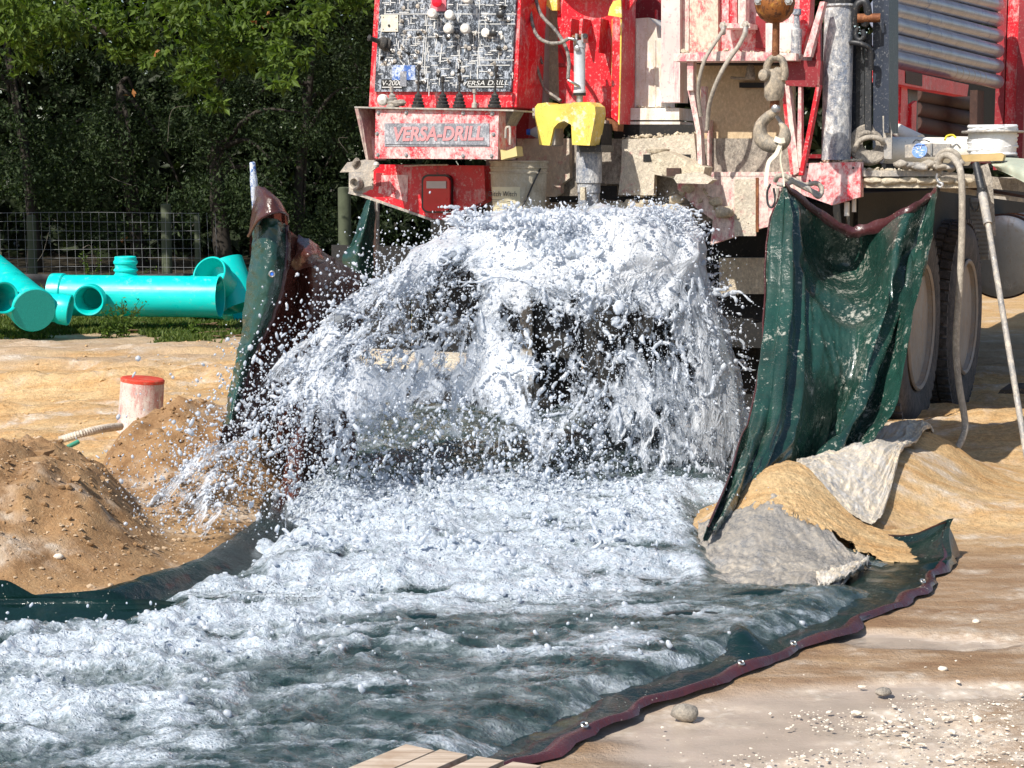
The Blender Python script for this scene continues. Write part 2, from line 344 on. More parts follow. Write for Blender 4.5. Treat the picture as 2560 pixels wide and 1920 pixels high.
col = g.mix(.55, col, g.ramp(g.noise(3, 6, .7, g.map((1, 3.5, 1))), [(.35, (.52, .27, .09)), (.6, (.70, .52, .29))]))
sp = g.ramp(fin_, [(.36, .62), (.58, 1.06)])
col = g.mix(1, col, sp, 'MULTIPLY')
grey = g.ramp(mid, [(.3, (.34, .25, .17)), (.7, (.52, .40, .28))]); col = g.mix(g.attr('grey'), col, grey)
berm = g.ramp(mid, [(.3, (.19, .10, .042)), (.5, (.36, .21, .10)), (.72, (.50, .32, .165))]); col = g.mix(g.attr('berm'), col, berm)
wet = g.ramp(g.noise(2.2, 7, .65, g.map((1, 4, 1))), [(.3, (.24, .13, .065)), (.5, (.36, .23, .13)), (.68, (.50, .38, .27))]); col = g.mix(g.attr('wet'), col, wet)
col = g.mix(g.attr('pud'), col, (.40, .33, .27))
grv = g.ramp(g.vor(38), [(.05, (.85, .78, .68)), (.55, (.62, .52, .41))]); col = g.mix(g.attr('grav'), col, g.mix(g.ramp(mid, [(.35, 0.0), (.6, .9)]), col, grv))
col = g.mix(g.attr('wood'), col, (.045, .035, .02))
fl = g.ramp(g.vor(70), [(.10, 1.0), (.14, 0.0)]); flm = g.math('MULTIPLY', fl, g.ramp(g.noise(5, 3), [(.45, 0.0), (.6, .8)])); col = g.mix(flm, col, (.62, .52, .40))
g.set('Base Color', col)
wr = g.math('MAXIMUM', g.math('MULTIPLY', g.attr('wet'), .75), g.attr('pud'))
g.set('Roughness', g.mix(wr, .92, g.mix(g.attr('pud'), g.ramp(mid, [(.35, .22), (.7, .7)]), .12)))
g.set('Specular IOR Level', .35)
hb = g.math('ADD', g.math('MULTIPLY', g.noise(11, 9, .74, g.map((1, 1.25, 1))), 1.0), g.math('MULTIPLY', g.noise(90, 4, .7), .35))
hb = g.math('MULTIPLY', hb, g.math('SUBTRACT', 1, g.math('MULTIPLY', g.attr('pud'), .93)))
g.bump(hb, .75, .035)
MT['ground'] = g.m
gr = npmesh('ground', np.stack([GX, GY, GZ], -1).reshape(-1, 3), grid_faces(len(gx), len(gy)), 'ground', None, True,
            dict(grey=a_grey.ravel(), wood=a_wood.ravel(), berm=np.clip(a_berm, 0, 1).ravel(), wet=np.clip(a_wet, 0, 1).ravel(), pud=a_pud.ravel(), grav=np.clip(a_grav, 0, 1).ravel()))
tag(gr, kind='structure')
def gz(x, y): return float(ground(np.array([x]), np.array([y]))[0])

# clods and pebbles lying on the ground: small rock pieces, joined because nobody could count them
def pieces(name, P, rad, mat, label, flat=.6, seed=1, jag=.35, parent=None):
    bm = bmesh.new(); bmesh.ops.create_icosphere(bm, subdivisions=1, radius=1)
    bv = np.array([v.co[:] for v in bm.verts]); bf = np.array([[v.index for v in f.verts] for f in bm.faces]); bm.free()
    r = np.random.default_rng(seed); n = len(P); nv = len(bv)
    an = r.uniform(0, 6.28, n); sc = np.stack([rad*r.uniform(.7, 1.4, n), rad*r.uniform(.7, 1.2, n), rad*flat*r.uniform(.7, 1.2, n)], -1)
    V = bv[None]*(1+jag*r.uniform(-1, 1, (n, nv, 1)))*sc[:, None]
    c, s = np.cos(an)[:, None], np.sin(an)[:, None]
    V = np.stack([V[..., 0]*c-V[..., 1]*s, V[..., 0]*s+V[..., 1]*c, V[..., 2]], -1)+np.asarray(P)[:, None]
    F = bf[None]+(np.arange(n)*nv)[:, None, None]
    o = npmesh(name, V.reshape(-1, 3), F.reshape(-1, 3), mat, parent, False)
    return tag(o, label, None if parent is not None else 'stones', kind='stuff')
MT['clod'] = simple('damp_earth_clod', (.32, .19, .09), .9, 0, .8, 60); MT['pebble'] = simple('pale_limestone', (.72, .64, .53), .8, 0, .5, 80); MT['shell'] = simple('tan_pebble', (.46, .34, .22), .8, 0, .5, 80)
r = np.random.default_rng(3)
n = 3000; x = r.uniform(-2.6, -.85, n); y = r.uniform(5.15, 8, n); hb_ = ghill(x, y); k = (hb_ > .03) & (r.random(n) < ss(.0, .3, hb_)+.25) & (fbm(x*3, y*3, 0, 3, 5) > -.25)
x, y = x[k], y[k]; rad = np.exp(r.normal(-5.3, .6, len(x))); rad = np.minimum(rad, .03)
pieces('earth_clods', np.stack([x, y, ground(x, y)+rad*.2], -1), rad, 'clod', 'brown clods and lumps on the wet earth bank at left', .8, 4)
n = 3000; x = r.uniform(-2.5, -.8, n); y = r.uniform(5.0, 7.2, n); k = (x < np.interp(y, [5.0, 5.12, 5.7, 6.3], [-3, -1.25, -1.05, -.95])); x, y = x[k], y[k]; rad = np.exp(r.normal(-5.6, .45, len(x)))
pieces('bank_gravel', np.stack([x, y, ground(x, y)+rad*.2], -1), rad, 'shell', 'small tan stones at the foot of the brown bank', .6, 5)
n = 15000; x = r.uniform(.2, 2.2, n); y = r.uniform(3.5, 5.0, n)
gm = np.exp(-(((x-1.15)/.42)**2+((y-4.13)/.22)**2)**1.5)+np.exp(-(((x-1.0)/.55)**2+((y-3.78)/.14)**2))+.6*np.exp(-(((x-.65)/.22)**2+((y-3.8)/.12)**2)) + .6*np.exp(-(((x-1.6)/.5)**2+((y-4.4)/.08)**2))
k = (r.random(n) < .75*ss(.25, .75, gm+.7*fbm(x*4, y*9, 0, 5, 8, .6))+.010) & (x > np.interp(y, [3.3, 3.94, 4.29, 4.62, 5.18], [-.3, .105, .352, .657, 1.09])+.1); x, y = x[k], y[k]; rad = np.exp(r.normal(-6.15, .6, len(x)))
pieces('gravel', np.stack([x, y, ground(x, y)+rad*.1], -1), rad, 'pebble', 'pale limestone gravel scattered over the wet mud at lower right', .5, 6)
n = 1400; x = r.uniform(-3.2, 3.4, n); y = r.uniform(8.3, 13.5, n); rad = np.exp(r.normal(-4.9, .5, n))
pieces('sand_lumps', np.stack([x, y, ground(x, y)], -1), rad, simple('dry_sand_lump', (.55, .36, .17), .9, 0, .5, 60), 'lumps of dry orange sand across the open ground', .6, 7)
# single stones one can point at
for nm, px, py, rr, mt, lb in (('rock', 1712, 1793, (.035, .028, .022), 'greymud', 'flat grey rock lying against the brown tarp hem'), ('rock', 2208, 1735, (.022, .018, .012), 'greymud', 'grey stone alone in the wet brown mud'),
                               ('rock', 392, 1088, (.034, .03, .026), 'clod', 'dark rounded stone on the bank beside the red post'), ('rock', 148, 1437, (.016, .014, .009), 'pebble', 'pale stone at the foot of the left bank'),
                               ('rock', 2440, 1552, (.012, .01, .007), 'pebble', 'white pebble right of the curled tarp corner'), ('rock', 2357, 1677, (.014, .01, .007), 'pebble', 'white pebble on the brown mud below the tarp corner')):
    z = .30 if mt == 'clod' else .04 if px < 200 else 0
    p = G(px, py, z) if mt != 'clod' else W(px, py, 7.05); p.z = gz(p.x, p.y)+rr[2]*.5
    tag(blob(nm, p, rr, mt, amp=.35, seed=px, sub=2), lb, 'rock')

# ------------------------------------------------------------------ leaves
def leafmat(name, a, b, trans=.35):
    n = N(name); geo = n.t.nodes.new('ShaderNodeNewGeometry')
    c = n.ramp(n.attr('tone'), [(0, a), (1, b)]); n.set('Base Color', c); n.set('Roughness', .6); n.set('Specular IOR Level', .3)
    tr = n.t.nodes.new('ShaderNodeBsdfTranslucent'); n.link(n.mix(1, c, (1.3, 1.5, .6), 'MULTIPLY'), tr.inputs[0])
    mx = n.t.nodes.new('ShaderNodeMixShader'); mx.inputs[0].default_value = trans; n.link(n.p.outputs[0], mx.inputs[1]); n.link(tr.outputs[0], mx.inputs[2]); n.link(mx.outputs[0], n.out.inputs[0]); return n.m
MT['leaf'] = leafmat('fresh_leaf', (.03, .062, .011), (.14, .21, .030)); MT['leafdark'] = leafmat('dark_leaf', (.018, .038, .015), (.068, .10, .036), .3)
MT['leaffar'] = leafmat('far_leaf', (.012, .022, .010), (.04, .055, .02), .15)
MT['bark'] = simple('grey_bark', (.10, .085, .065), .9, 0, .8, 30); MT['bark2'] = simple('dark_bark', (.035, .028, .022), .9, 0, .8, 30); MT['twig'] = simple('pale_dead_twig', (.16, .14, .11), .9)
def leaves(name, P, size, mat, parent=None, seed=0, kind='stuff', aspect=.42, droop=.3):
    r = np.random.default_rng(seed); n = len(P)
    d = r.normal(0, 1, (n, 3)); d[:, 2] -= droop; d /= np.linalg.norm(d, axis=1)[:, None]
    q = r.normal(0, 1, (n, 3)); q[:, 2] *= .6; s = np.cross(d, q); s /= np.linalg.norm(s, axis=1)[:, None]; nn = np.cross(d, s)
    L = (size*r.uniform(.6, 1.3, n))[:, None]; Wd = L*aspect*.5
    V = np.stack([P, P+d*L*.5+s*Wd+nn*L*.06, P+d*L, P+d*L*.5-s*Wd+nn*L*.06], 1).reshape(-1, 3)
    i = np.arange(n)[:, None]*4; F = np.concatenate([i+[0, 1, 2], i+[0, 2, 3]], 0)
    tone = np.repeat(np.clip(r.normal(.5, .28, n), 0, 1), 4)
    o = npmesh(name, V, F, mat, parent, False, dict(tone=tone)); return tag(o, kind=kind) if kind else o
def spray(c, rad, n, r, flat=.7):      # clumpy cloud of leaf points round twigs
    k = max(3, n//15); tw = r.normal(0, 1, (k, 3)); tw /= np.linalg.norm(tw, axis=1)[:, None]; tw *= (r.random(k)**.5)[:, None]
    P = tw[r.integers(0, k, n)]*1.0 + r.normal(0, .13, (n, 3)); P[:, 2] *= flat
    return np.array(c)+P*rad
MT['sprig'] = MT['leaf']
def tree(label, base, H, crownP, size, lm, seed, trunk_r=.16, group=None, bark='bark2', lean=(0, 0), nb=7):
    t = empty('tree', base, label=label, cat='tree', group=group); r = np.random.default_rng(seed); B = np.array(base)
    bm = bmesh.new(); pts = [Vector((lean[0]*s*s*H+.1*math.sin(3*s+seed), lean[1]*s*s*H, s*H)) for s in np.linspace(0, 1, 9)]
    bm_tube(bm, pts, [trunk_r*(1.25 if i == 0 else 1-.07*i) for i in range(9)], 10); fin('trunk', bm, bark, t, True)
    bm = bmesh.new(); C = crownP-B
    for i in r.choice(len(C), min(nb, len(C)), replace=False):
        s = pts[r.integers(4, 9)]; e = Vector(C[i]); m = (s+e)/2+Vector((0, 0, .25)); bm_tube(bm, smooth_path([s, m, e], 5), [trunk_r*.4*(1-.085*k) for k in range(11)], 6)
    fin('branch', bm, bark, t, True)
    return tag(leaves('foliage', C, size, lm, t, seed), kind='stuff')
r = np.random.default_rng(11)
# overhanging tree: the lit sprays that hang into the picture, at the distance of its outer crown
cl = [(60, 25, 95, 900), (150, 70, 70, 500), (20, 85, 60, 350), (60, 160, 42, 200), (110, 140, 30, 90), (300, 75, 60, 380), (350, 120, 45, 240), (420, 20, 75, 450), (470, 90, 60, 300), (540, 60, 80, 520), (560, 130, 70, 480),
      (480, 170, 45, 260), (500, 215, 40, 230), (530, 250, 32, 140), (610, 100, 70, 430), (660, 140, 60, 360), (720, 135, 50, 240), (760, 60, 60, 300), (820, 20, 60, 280), (690, 195, 40, 150), (880, -10, 50, 200), (640, 20, 70, 350), (270, 10, 60, 260), (300, 130, 34, 120), (400, 145, 30, 90), (30, 10, 90, 600), (100, -20, 90, 600), (500, -10, 90, 600)]
P = []
for (px, py, rp, n) in cl:
    Y = 17.5+r.uniform(-.8, .8); c = W(px, py, Y); P.append(spray(c, rp*Y/FPX*1.3, int(n*.8), r))
P = np.concatenate(P)
up = np.stack([r.uniform(-9, 1.5, 9000), r.uniform(15.8, 20, 9000), r.uniform(3.6, 6.5, 9000)], -1); up = up[fbm(up[:, 0], up[:, 1], up[:, 2], 2, 5) > -.2]
tree('tall broadleaf tree hanging bright green sprays over the fence at upper left', (-6.6, 18.6, 0), 5.2, np.concatenate([P, up]), .095, 'leaf', 1, .3, nb=7, bark='bark2')
# the dim trees and bushes behind the fence
grp = 'dim evergreen trees behind the fence'
for i, (px, Y, z0, z1, rad, n, lab, lmx) in enumerate([
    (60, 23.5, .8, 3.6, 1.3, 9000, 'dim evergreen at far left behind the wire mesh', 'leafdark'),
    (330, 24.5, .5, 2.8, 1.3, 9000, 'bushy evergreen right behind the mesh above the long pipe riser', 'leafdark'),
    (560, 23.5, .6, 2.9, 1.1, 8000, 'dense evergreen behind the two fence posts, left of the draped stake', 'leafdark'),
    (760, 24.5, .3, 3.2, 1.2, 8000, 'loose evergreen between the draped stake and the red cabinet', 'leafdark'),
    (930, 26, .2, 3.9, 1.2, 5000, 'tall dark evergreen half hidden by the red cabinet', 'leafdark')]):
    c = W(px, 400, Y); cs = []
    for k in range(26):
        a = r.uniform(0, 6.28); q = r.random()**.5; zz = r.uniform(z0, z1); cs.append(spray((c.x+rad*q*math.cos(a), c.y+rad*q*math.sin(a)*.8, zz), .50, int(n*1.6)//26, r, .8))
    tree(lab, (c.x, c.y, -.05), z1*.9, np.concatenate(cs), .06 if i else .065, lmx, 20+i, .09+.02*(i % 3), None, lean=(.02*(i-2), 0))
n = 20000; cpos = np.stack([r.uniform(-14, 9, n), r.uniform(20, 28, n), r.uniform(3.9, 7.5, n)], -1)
tag(leaves('shade_canopy', cpos, .26, 'leafdark', None, 6), 'unseen leaf layer added overhead to shade the bushes below', 'canopy', kind='stuff')  # out-of-view leaf layer added to cast shade on the wood
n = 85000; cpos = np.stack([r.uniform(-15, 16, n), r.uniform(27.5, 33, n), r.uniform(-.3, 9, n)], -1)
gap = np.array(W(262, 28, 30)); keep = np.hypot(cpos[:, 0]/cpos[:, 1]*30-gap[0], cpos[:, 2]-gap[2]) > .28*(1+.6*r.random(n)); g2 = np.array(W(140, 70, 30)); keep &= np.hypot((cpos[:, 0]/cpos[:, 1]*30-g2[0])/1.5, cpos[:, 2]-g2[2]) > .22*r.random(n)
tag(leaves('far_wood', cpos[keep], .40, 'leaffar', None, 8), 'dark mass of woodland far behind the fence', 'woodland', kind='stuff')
# dead twigs and hanging stems
bm = bmesh.new()
for k in range(7):
    p = W(r.uniform(0, 900), r.uniform(200, 640), r.uniform(21.5, 23)); d = Vector((r.normal(0, .35), 0, r.normal(.15, .35)))
    bm_tube(bm, smooth_path([p, p+d*.6+Vector((0, 0, .05)), p+d+Vector((r.normal(0, .12), 0, r.normal(0, .12)))], 4), [.0045*(1-.09*i) for i in range(9)], 4)
tag(fin('dead_twigs', bm, 'twig'), 'pale dead twigs and stems caught among the dim bushes', 'twigs', kind='stuff')
for (px, py) in ((395, 140), (640, 55), (672, 48), (325, 228), (310, 605), (416, 580)):
    p = W(px, py, 17.0 if py < 300 else 20.5)
    o = leaves('leaf', np.array([p+Vector((r.normal(0, .02), 0, r.normal(0, .03))) for _ in range(3)]), .065, simple('orange_dead_leaf', (.30, .12, .03), .7), None, px, None, .6)
    tag(o, {395: 'orange dead leaves hanging left of the lowest bright spray', 640: 'orange dead leaf on the bare twig, left one', 672: 'orange dead leaf at the bare twig tip', 325: 'dull orange leaves deep in the dim bushes', 310: 'yellow orange leaf hanging on the mesh above the pipe riser', 416: 'small orange leaf stuck on the thick fence post'}[px], 'leaf')

# ------------------------------------------------------------------ wire fence
MT['wire'] = simple('galvanised_wire', (.30, .31, .32), .5, .3); MT['postwood'] = simple('weathered_post', (.085, .10, .06), .9, 0, .6, 30); MT['silt'] = simple('black_silt_fabric', (.018, .018, .022), .7, 0, .3, 20)
fy = 20.0; f = empty('wire_fence', (-4, fy, 0), label='square mesh wire fence on wooden posts before the dark wood', cat='fence'); F0 = Vector((-4, fy, 0))
bm = bmesh.new(); zt = W(0, 532, fy).z; zb = W(0, 690, fy).z-.1
def fxz(px): return W(px, 600, fy).x
xs = np.arange(fxz(-60), fxz(560), .092)
for x in xs:
    o_ = .006*math.sin(x*7); bm_tube(bm, [Vector((x+o_, fy, zb))-F0, Vector((x-.012, fy, zt))-F0], .0019, 4, False)
for k in range(9):
    z = zt-k*.10; bm_tube(bm, [Vector((x, fy-.003, z+.006*math.sin(x*2.3+k)))-F0 for x in xs[::3]], .0020, 4, False)
tag(fin('wire_mesh', bm, 'wire', f), kind='stuff')
for (px, y0, rr) in ((412, 512, .058), (490, 540, .034), (860, 470, .075), (74, 540, .05), (-80, 500, .06)):
    x = fxz(px); lathe('post', [(rr*1.05, -.1), (rr, .3), (rr*.97, W(px, y0, fy+.1).z), (rr*.6, W(px, y0, fy+.1).z+.012)], 'postwood', f, Vector((x, fy+.1, 0))-F0, seg=12)
yy = 19.6; xs = np.linspace(W(-80, 700, yy).x, W(1400, 700, yy).x, 90)
co = []; 
for x in xs:
    for k in range(5): co.append((x, yy+.03*math.sin(x*5+k)+.02*math.sin(x*17), -.08+k*.068+.012*math.sin(x*3.1)*(k == 4)))
o = npmesh('silt_fence', co, grid_faces(90, 5), 'silt'); m = o.modifiers.new('thickness', 'SOLIDIFY'); m.thickness = .004; tag(o, 'low black silt fabric stretched along the fence foot', 'silt fence')

# ------------------------------------------------------------------ grass behind the pipes
MT['grass'] = leafmat('grass', (.04, .075, .012), (.13, .17, .035), .3)
def grass(name, P, h, label, seed, mat='grass', parent=None):
    r = np.random.default_rng(seed); n = len(P); P = np.array(P); a = r.uniform(0, 6.28, n); H = h*r.uniform(.4, 1.3, n); wd = .006+.004*r.random(n)
    dx = np.cos(a)*wd; dy = np.sin(a)*wd; lx = r.normal(0, .4, n)*H; ly = r.normal(0, .4, n)*H; z0 = 0*H
    V = np.stack([P+np.stack([dx, dy, z0], -1), P-np.stack([dx, dy, z0], -1), P+np.stack([lx*.4-dx*.8, ly*.4-dy*.8, H*.6], -1), P+np.stack([lx*.4+dx*.8, ly*.4+dy*.8, H*.6], -1), P+np.stack([lx, ly, H], -1)], 1).reshape(-1, 3)
    i = np.arange(n)[:, None]*5; F = np.concatenate([i+[0, 1, 2], i+[0, 2, 3], i+[3, 2, 4]]); 
    return tag(npmesh(name, V, F, mat, parent, False, dict(tone=np.repeat(r.random(n), 5))), label, None if parent else 'grass', kind='stuff')
n = 26000; x = r.uniform(-4.6, -1.6, n); y = r.uniform(13.5, 16, n); k = (fbm(x*1.6, y*1.6, 0, 4, 71)+ss(13.9, 14.6, y)*.75+.12*(x < -3.4) > .22) ; x, y = x[k], y[k]
grass('grass', np.stack([x, y, ground(x, y)-.005], -1), .05, 'short green grass and weeds round the turquoise pipes', 5)
n = 4500; x = r.uniform(-5.5, -.5, n); y = r.uniform(16, 19.5, n); grass('grass', np.stack([x, y, 0*x], -1), .10, 'taller shaded grass along the foot of the wire fence', 6)
def weed(px, py, Y, n, h, label, seed):
    c = W(px, py, Y); c.z = gz(c.x, c.y); w_ = empty('weed', c, label=label, cat='weed'); r = np.random.default_rng(seed); bm = bmesh.new(); L = []
    for k in range(n):
        e = Vector((r.normal(0, h*.4), r.normal(0, .05), h*r.uniform(.5, 1.1))); pts = smooth_path([Vector((r.normal(0, .03), 0, 0)), e*.5+Vector((0, 0, .02)), e], 4)
        bm_tube(bm, pts, .0022, 4, False); L += [p+Vector(r.normal(0, .012, 3)) for p in pts for _ in range(3)]
    fin('stem', bm, 'grass', w_); leaves('foliage', np.array(L), .032, 'leaf', w_, seed)
weed(300, 790, 14.2, 16, .28, 'sprawling leafy weed in front of the long turquoise pipe', 3)
weed(265, 800, 14.1, 8, .12, 'low weed beside the open branch of the pipe', 4)
weed(480, 790, 14.2, 8, .10, 'small weed at the right end of the long pipe', 5)
weed(235, 690, 18.5, 9, .5, 'tall dry weed stalks behind the mesh left of the riser', 6)
# straw and sticks on the sand
MT['stick'] = simple('dry_stick', (.16, .10, .06), .9)
bm = bmesh.new()
for k in range(26):
    p = G(r.uniform(300, 600), r.uniform(815, 850)); p.z = gz(p.x, p.y)+.01; d = Vector((r.uniform(.08, .3), r.normal(0, .08), r.uniform(0, .03))); bm_tube(bm, [p, p+d*.5+Vector((0, 0, .01)), p+d], .004, 4)
tag(fin('dead_twigs', bm, 'stick'), 'thin dry sticks scattered on the grey sand below the pipes', 'twigs', kind='stuff')

# ------------------------------------------------------------------ turquoise sewer fittings
c = N('turquoise_pvc'); c.set('Base Color', c.ramp(c.noise(1.5, 3), [(.3, (.0, .56, .52)), (.7, (.0, .66, .61))])); c.set('Roughness', c.ramp(c.noise(9, 4), [(.3, .25), (.7, .45)])); c.set('Base Color', c.mix(c.ramp(c.noise(14, 9, .78), [(.56, 0.0), (.72, .55)]), c.ramp(c.noise(1.5, 3), [(.3, (.0, .56, .52)), (.7, (.0, .66, .61))]), (.36, .46, .38))); MT['turq'] = c.m
c = N('turquoise_cap'); c.set('Base Color', c.ramp(c.noise(120, 3), [(.3, (.005, .34, .30)), (.7, (.015, .46, .40))])); c.set('Roughness', .5); c.bump(c.noise(150, 2), .5, .003); MT['turqcap'] = c.m
def pipe_shell(name, a, b, r, parent, wall=.014, hub=None, seg=40, mat='turq', hubr=1.1):
    a = Vector(a); b = Vector(b); L = (b-a).length; o = [(r, 0), (r, L)]
    prof = [(r, 0), (r, L-.001), (r-wall*.4, L), (r-wall, L-.004), (r-wall, 0)]
    if hub: prof = [(r, 0), (r, L-hub-.02), (r*hubr, L-hub), (r*hubr, L-.006), (r*hubr-.006, L), (r*hubr-wall, L-.004), (r-wall, L-hub), (r-wall, 0)]
    return lathe(name, prof, mat, parent, a, b-a, seg, True, auto=R(28))
Yp = 14.7
t = empty('pipe_fitting', W(340, 790, Yp), label='long turquoise tee pipe with a short riser on top and an open side branch', cat='pipe fitting'); O = t.location
def L_(px, py, Y): return W(px, py, Y)-O
zc = W(340, 738, Yp).z; rp = .168
pa = Vector((W(134, 738, Yp).x, Yp, zc))-O; pb = Vector((W(557, 738, Yp).x, Yp-.12, zc-.006))-O
mp_ = pipe_shell('pipe', pa, pb, rp, t)
lathe('collar', [(rp-.01, -.01), (rp*1.06, -.01), (rp*1.075, .01), (rp*1.075, .09), (rp*1.02, .10), (rp-.01, .10)], 'turq', t, pa, pb-pa, 40, True)
q = Vector((W(314, 660, Yp).x, Yp, zc))-O; h = W(314, 641, Yp-.0).z-zc
lathe('riser', [(.075, .12), (.098, .165), (.088, .175), (.086, .19), (.098, .20), (.098, .21), (.086, .222), (.086, h-.07), (.098, h-.055), (.098, h-.04), (.089, h-.03), (.089, h-.008), (.083, h), (.074, h-.005), (.074, .12)], 'turq', t, q, (0, 0, 1), 36, True)
bx = Vector((W(245, 745, Yp).x, Yp, zc))-O; bo = L_(221, 751, Yp-.36)
sb_ = pipe_shell('side_branch', bx+(bo-bx).normalized()*.10, bo, .108, t, .018, .1, hubr=1.16)
bm = bmesh.new(); bm_lathe(bm, [(.088, -.02), (.088, .4)], bx+(bo-bx).normalized()*.02, bo-bx, 32); cu_ = fin('cutter', bm, 'turq', t); bo_ = mp_.modifiers.new('b', 'BOOLEAN'); bo_.object = cu_; bo_.operation = 'DIFFERENCE'; bo_.solver = 'EXACT'
dg = bpy.context.evaluated_depsgraph_get(); mp_.data = bpy.data.meshes.new_from_object(mp_.evaluated_get(dg)); mp_.modifiers.clear(); bpy.data.objects.remove(cu_)
t = empty('pipe_fitting', W(84, 815, 13.9), label='large turquoise pipe end with a rough flat cap, tilted toward the viewer', cat='pipe fitting'); O = t.location
ce = L_(85, 775, 13.75); cs = L_(-40, 668, 14.9)
pipe_shell('pipe', cs, ce, .166, t, .014, .10, hubr=1.04)
d = (ce-cs).normalized(); lathe('cap', [(.0, .0), (.163, .0), (.166, -.01), (.166, -.05)], 'turqcap', t, ce+d*.012, d, 40)
pipe_shell('side_branch', ce-d*.22, L_(176, 776, 13.95), .112, t, .016, .08, hubr=1.08)
t = empty('pipe_fitting', W(0, 800, 14.4), label='turquoise pipe socket cut off by the left edge of the picture', cat='pipe fitting'); O = t.location
pipe_shell('pipe', L_(-110, 742, 14.2), L_(10, 744, 13.6), .112, t, .016, .1)
t = empty('pipe_fitting', W(590, 790, 15.0), label='turquoise angled branch fitting with its open ring raised, behind the draped stake', cat='pipe fitting'); O = t.location
pipe_shell('pipe', L_(600, 745, 15.2), L_(522, 683, 14.75), .135, t, .014, .11, hubr=1.12)
pipe_shell('side_branch', L_(560, 655, 15.1), L_(600, 770, 15.0), .16, t, .014)
t = empty('pipe_fitting', W(480, 690, 15.5), label='turquoise fitting mostly hidden behind the long pipe', cat='pipe fitting'); O = t.location
pipe_shell('pipe', L_(478, 740, 15.6), L_(600, 750, 15.5), .18, t, .014, .1)
# ------------------------------------------------------------------ painted post, ribbed pipe, green pipe
p0 = W(349, 1075, 8.6); p1 = W(357, 945, 8.6)
t = empty('marker_post', p0, label='stubby red and white painted steel post leaning on the bank', cat='post'); d = p1-p0; Lh = d.length
MT['postpaint'] = paint('peeling_red_white_paint', (.68, .60, .55), .6, amt=.35, scale=11, mud=(.48, .12, .11), soft=.16, streak=2, mud2=(.42, .32, .22), amt2=.30)
MT['posttop'] = paint('red_cap_paint', (.62, .05, .025), .5, amt=.3, scale=12, mud=(.5, .3, .2), soft=.12)
lathe('post_body', [(.112, -.05), (.112, .012), (.106, .016), (.103, Lh-.006)], 'postpaint', t, (0, 0, 0), d, 36)
lathe('post_cap', [(.104, -.014), (.105, .0), (.098, .006), (.0, .008)], 'posttop', t, d*(1-.006/Lh), d, 36)
pts = smooth_path([W(150, 1100, 7.6), W(200, 1085, 7.6), W(250, 1073, 7.7), W(300, 1066, 7.9)], 26); O = pts[0].copy(); pts = [p-O for p in pts]
bm = bmesh.new(); bm_tube(bm, pts, [.016+.0028*(i % 3 == 0) for i in range(len(pts))], 12); o = fin('ribbed_hose', bm, paint('pale_ribbed_plastic', (.62, .55, .45), .6, amt=.4, scale=14, mud=(.32, .24, .17), soft=.1), None, False); o.location = O
tag(o, 'pale ribbed drain hose coming out of the bank beside the red post', 'hose')
o = tube('pipe_stub', [W(162, 1122, 7.5), W(196, 1104, 7.55)], .010, simple('green_plastic', (.06, .30, .20), .5), None, 10, 0); tag(o, 'thin green plastic pipe end poking from the bank below the ribbed hose', 'pipe')
# ------------------------------------------------------------------ tarpaulins
def tarpmat(name, front, back, splat=.25, gloss=.25):
    n = N(name); geo = n.t.nodes.new('ShaderNodeNewGeometry')
    base = n.mix(geo.outputs['Backfacing'], front, back)
    v = n.ramp(n.noise(4, 6, .65), [(.3, .6), (.7, 1.35)]); base = n.mix(1, base, v, 'MULTIPLY')
    a = n.noise(5, 10, .80, n.map((1, 1, .7)), .2); b = n.noise(55, 5, .8)
    m = n.ramp(n.math('ADD', n.math('MULTIPLY', a, .55), n.math('MULTIPLY', b, .45)), [(.635-.13*splat, 0.0), (.66-.13*splat, 1.0)])
    m2 = n.ramp(n.vor(60), [(.10, 1.0), (.16, 0.0)]); m2 = n.math('MULTIPLY', m2, n.ramp(n.noise(9, 3), [(.5, 0.0), (.62, .9)]))
    m = n.math('MAXIMUM', m, m2)
    film = n.ramp(n.noise(3, 8, .7), [(.50, 0.0), (.8, .16)])
    c = n.mix(film, base, (.20, .17, .12)); c = n.mix(n.math('MULTIPLY', m, .72), c, (.44, .44, .38)); n.set('Base Color', c)
    n.set('Roughness', n.mix(m, n.ramp(n.noise(11, 5), [(.35, gloss*.7), (.7, gloss*1.6)]), .6)); n.set('Coat Weight', .3); n.set('Coat Roughness', .08)
    n.bump(n.math('ADD', n.noise(16, 6, .6, None, .6), n.math('MULTIPLY', n.noise(60, 4, .6), .35)), .55, .012); return n.m
GREEN = (.013, .052, .040); BROWN = (.105, .035, .026)
MT['tarp'] = tarpmat('green_tarp', (.013, .048, .037), (.013, .048, .037), .66, .26); MT['tarpL'] = tarpmat('green_brown_tarp_left', GREEN, (.12, .034, .024), .25, .2)
MT['tarpbrown'] = tarpmat('brown_tarp', (.075, .024, .018), (.075, .024, .018), .12, .22); MT['hem'] = tarpmat('brown_hem', (.065, .018, .020), (.065, .018, .020), .3, .25)
MT['tarpfloor'] = tarpmat('wet_green_tarp', (.003, .017, .014), (.10, .028, .025), -.2, .12)
MT['grommet'] = simple('brass_eyelet', (.62, .60, .55), .25, .9)
def crom(A, s):                      # Catmull-Rom along axis 0
    n = len(A); s = np.clip(s*(n-1), 0, n-1-1e-6); i = s.astype(int); t = (s-i)[:, None, None]
    g = lambda k: A[np.clip(i+k, 0, n-1)]
    p0, p1, p2, p3 = g(-1), g(0), g(1), g(2)
    return .5*(2*p1+(p2-p0)*t+(2*p0-5*p1+4*p2-p3)*t*t+(3*p1-p0-3*p2+p3)*t**3)
def net(rows):                       # rows of (px, py, Y)
    return np.array([[W(*p)[:] for p in r] for r in rows])
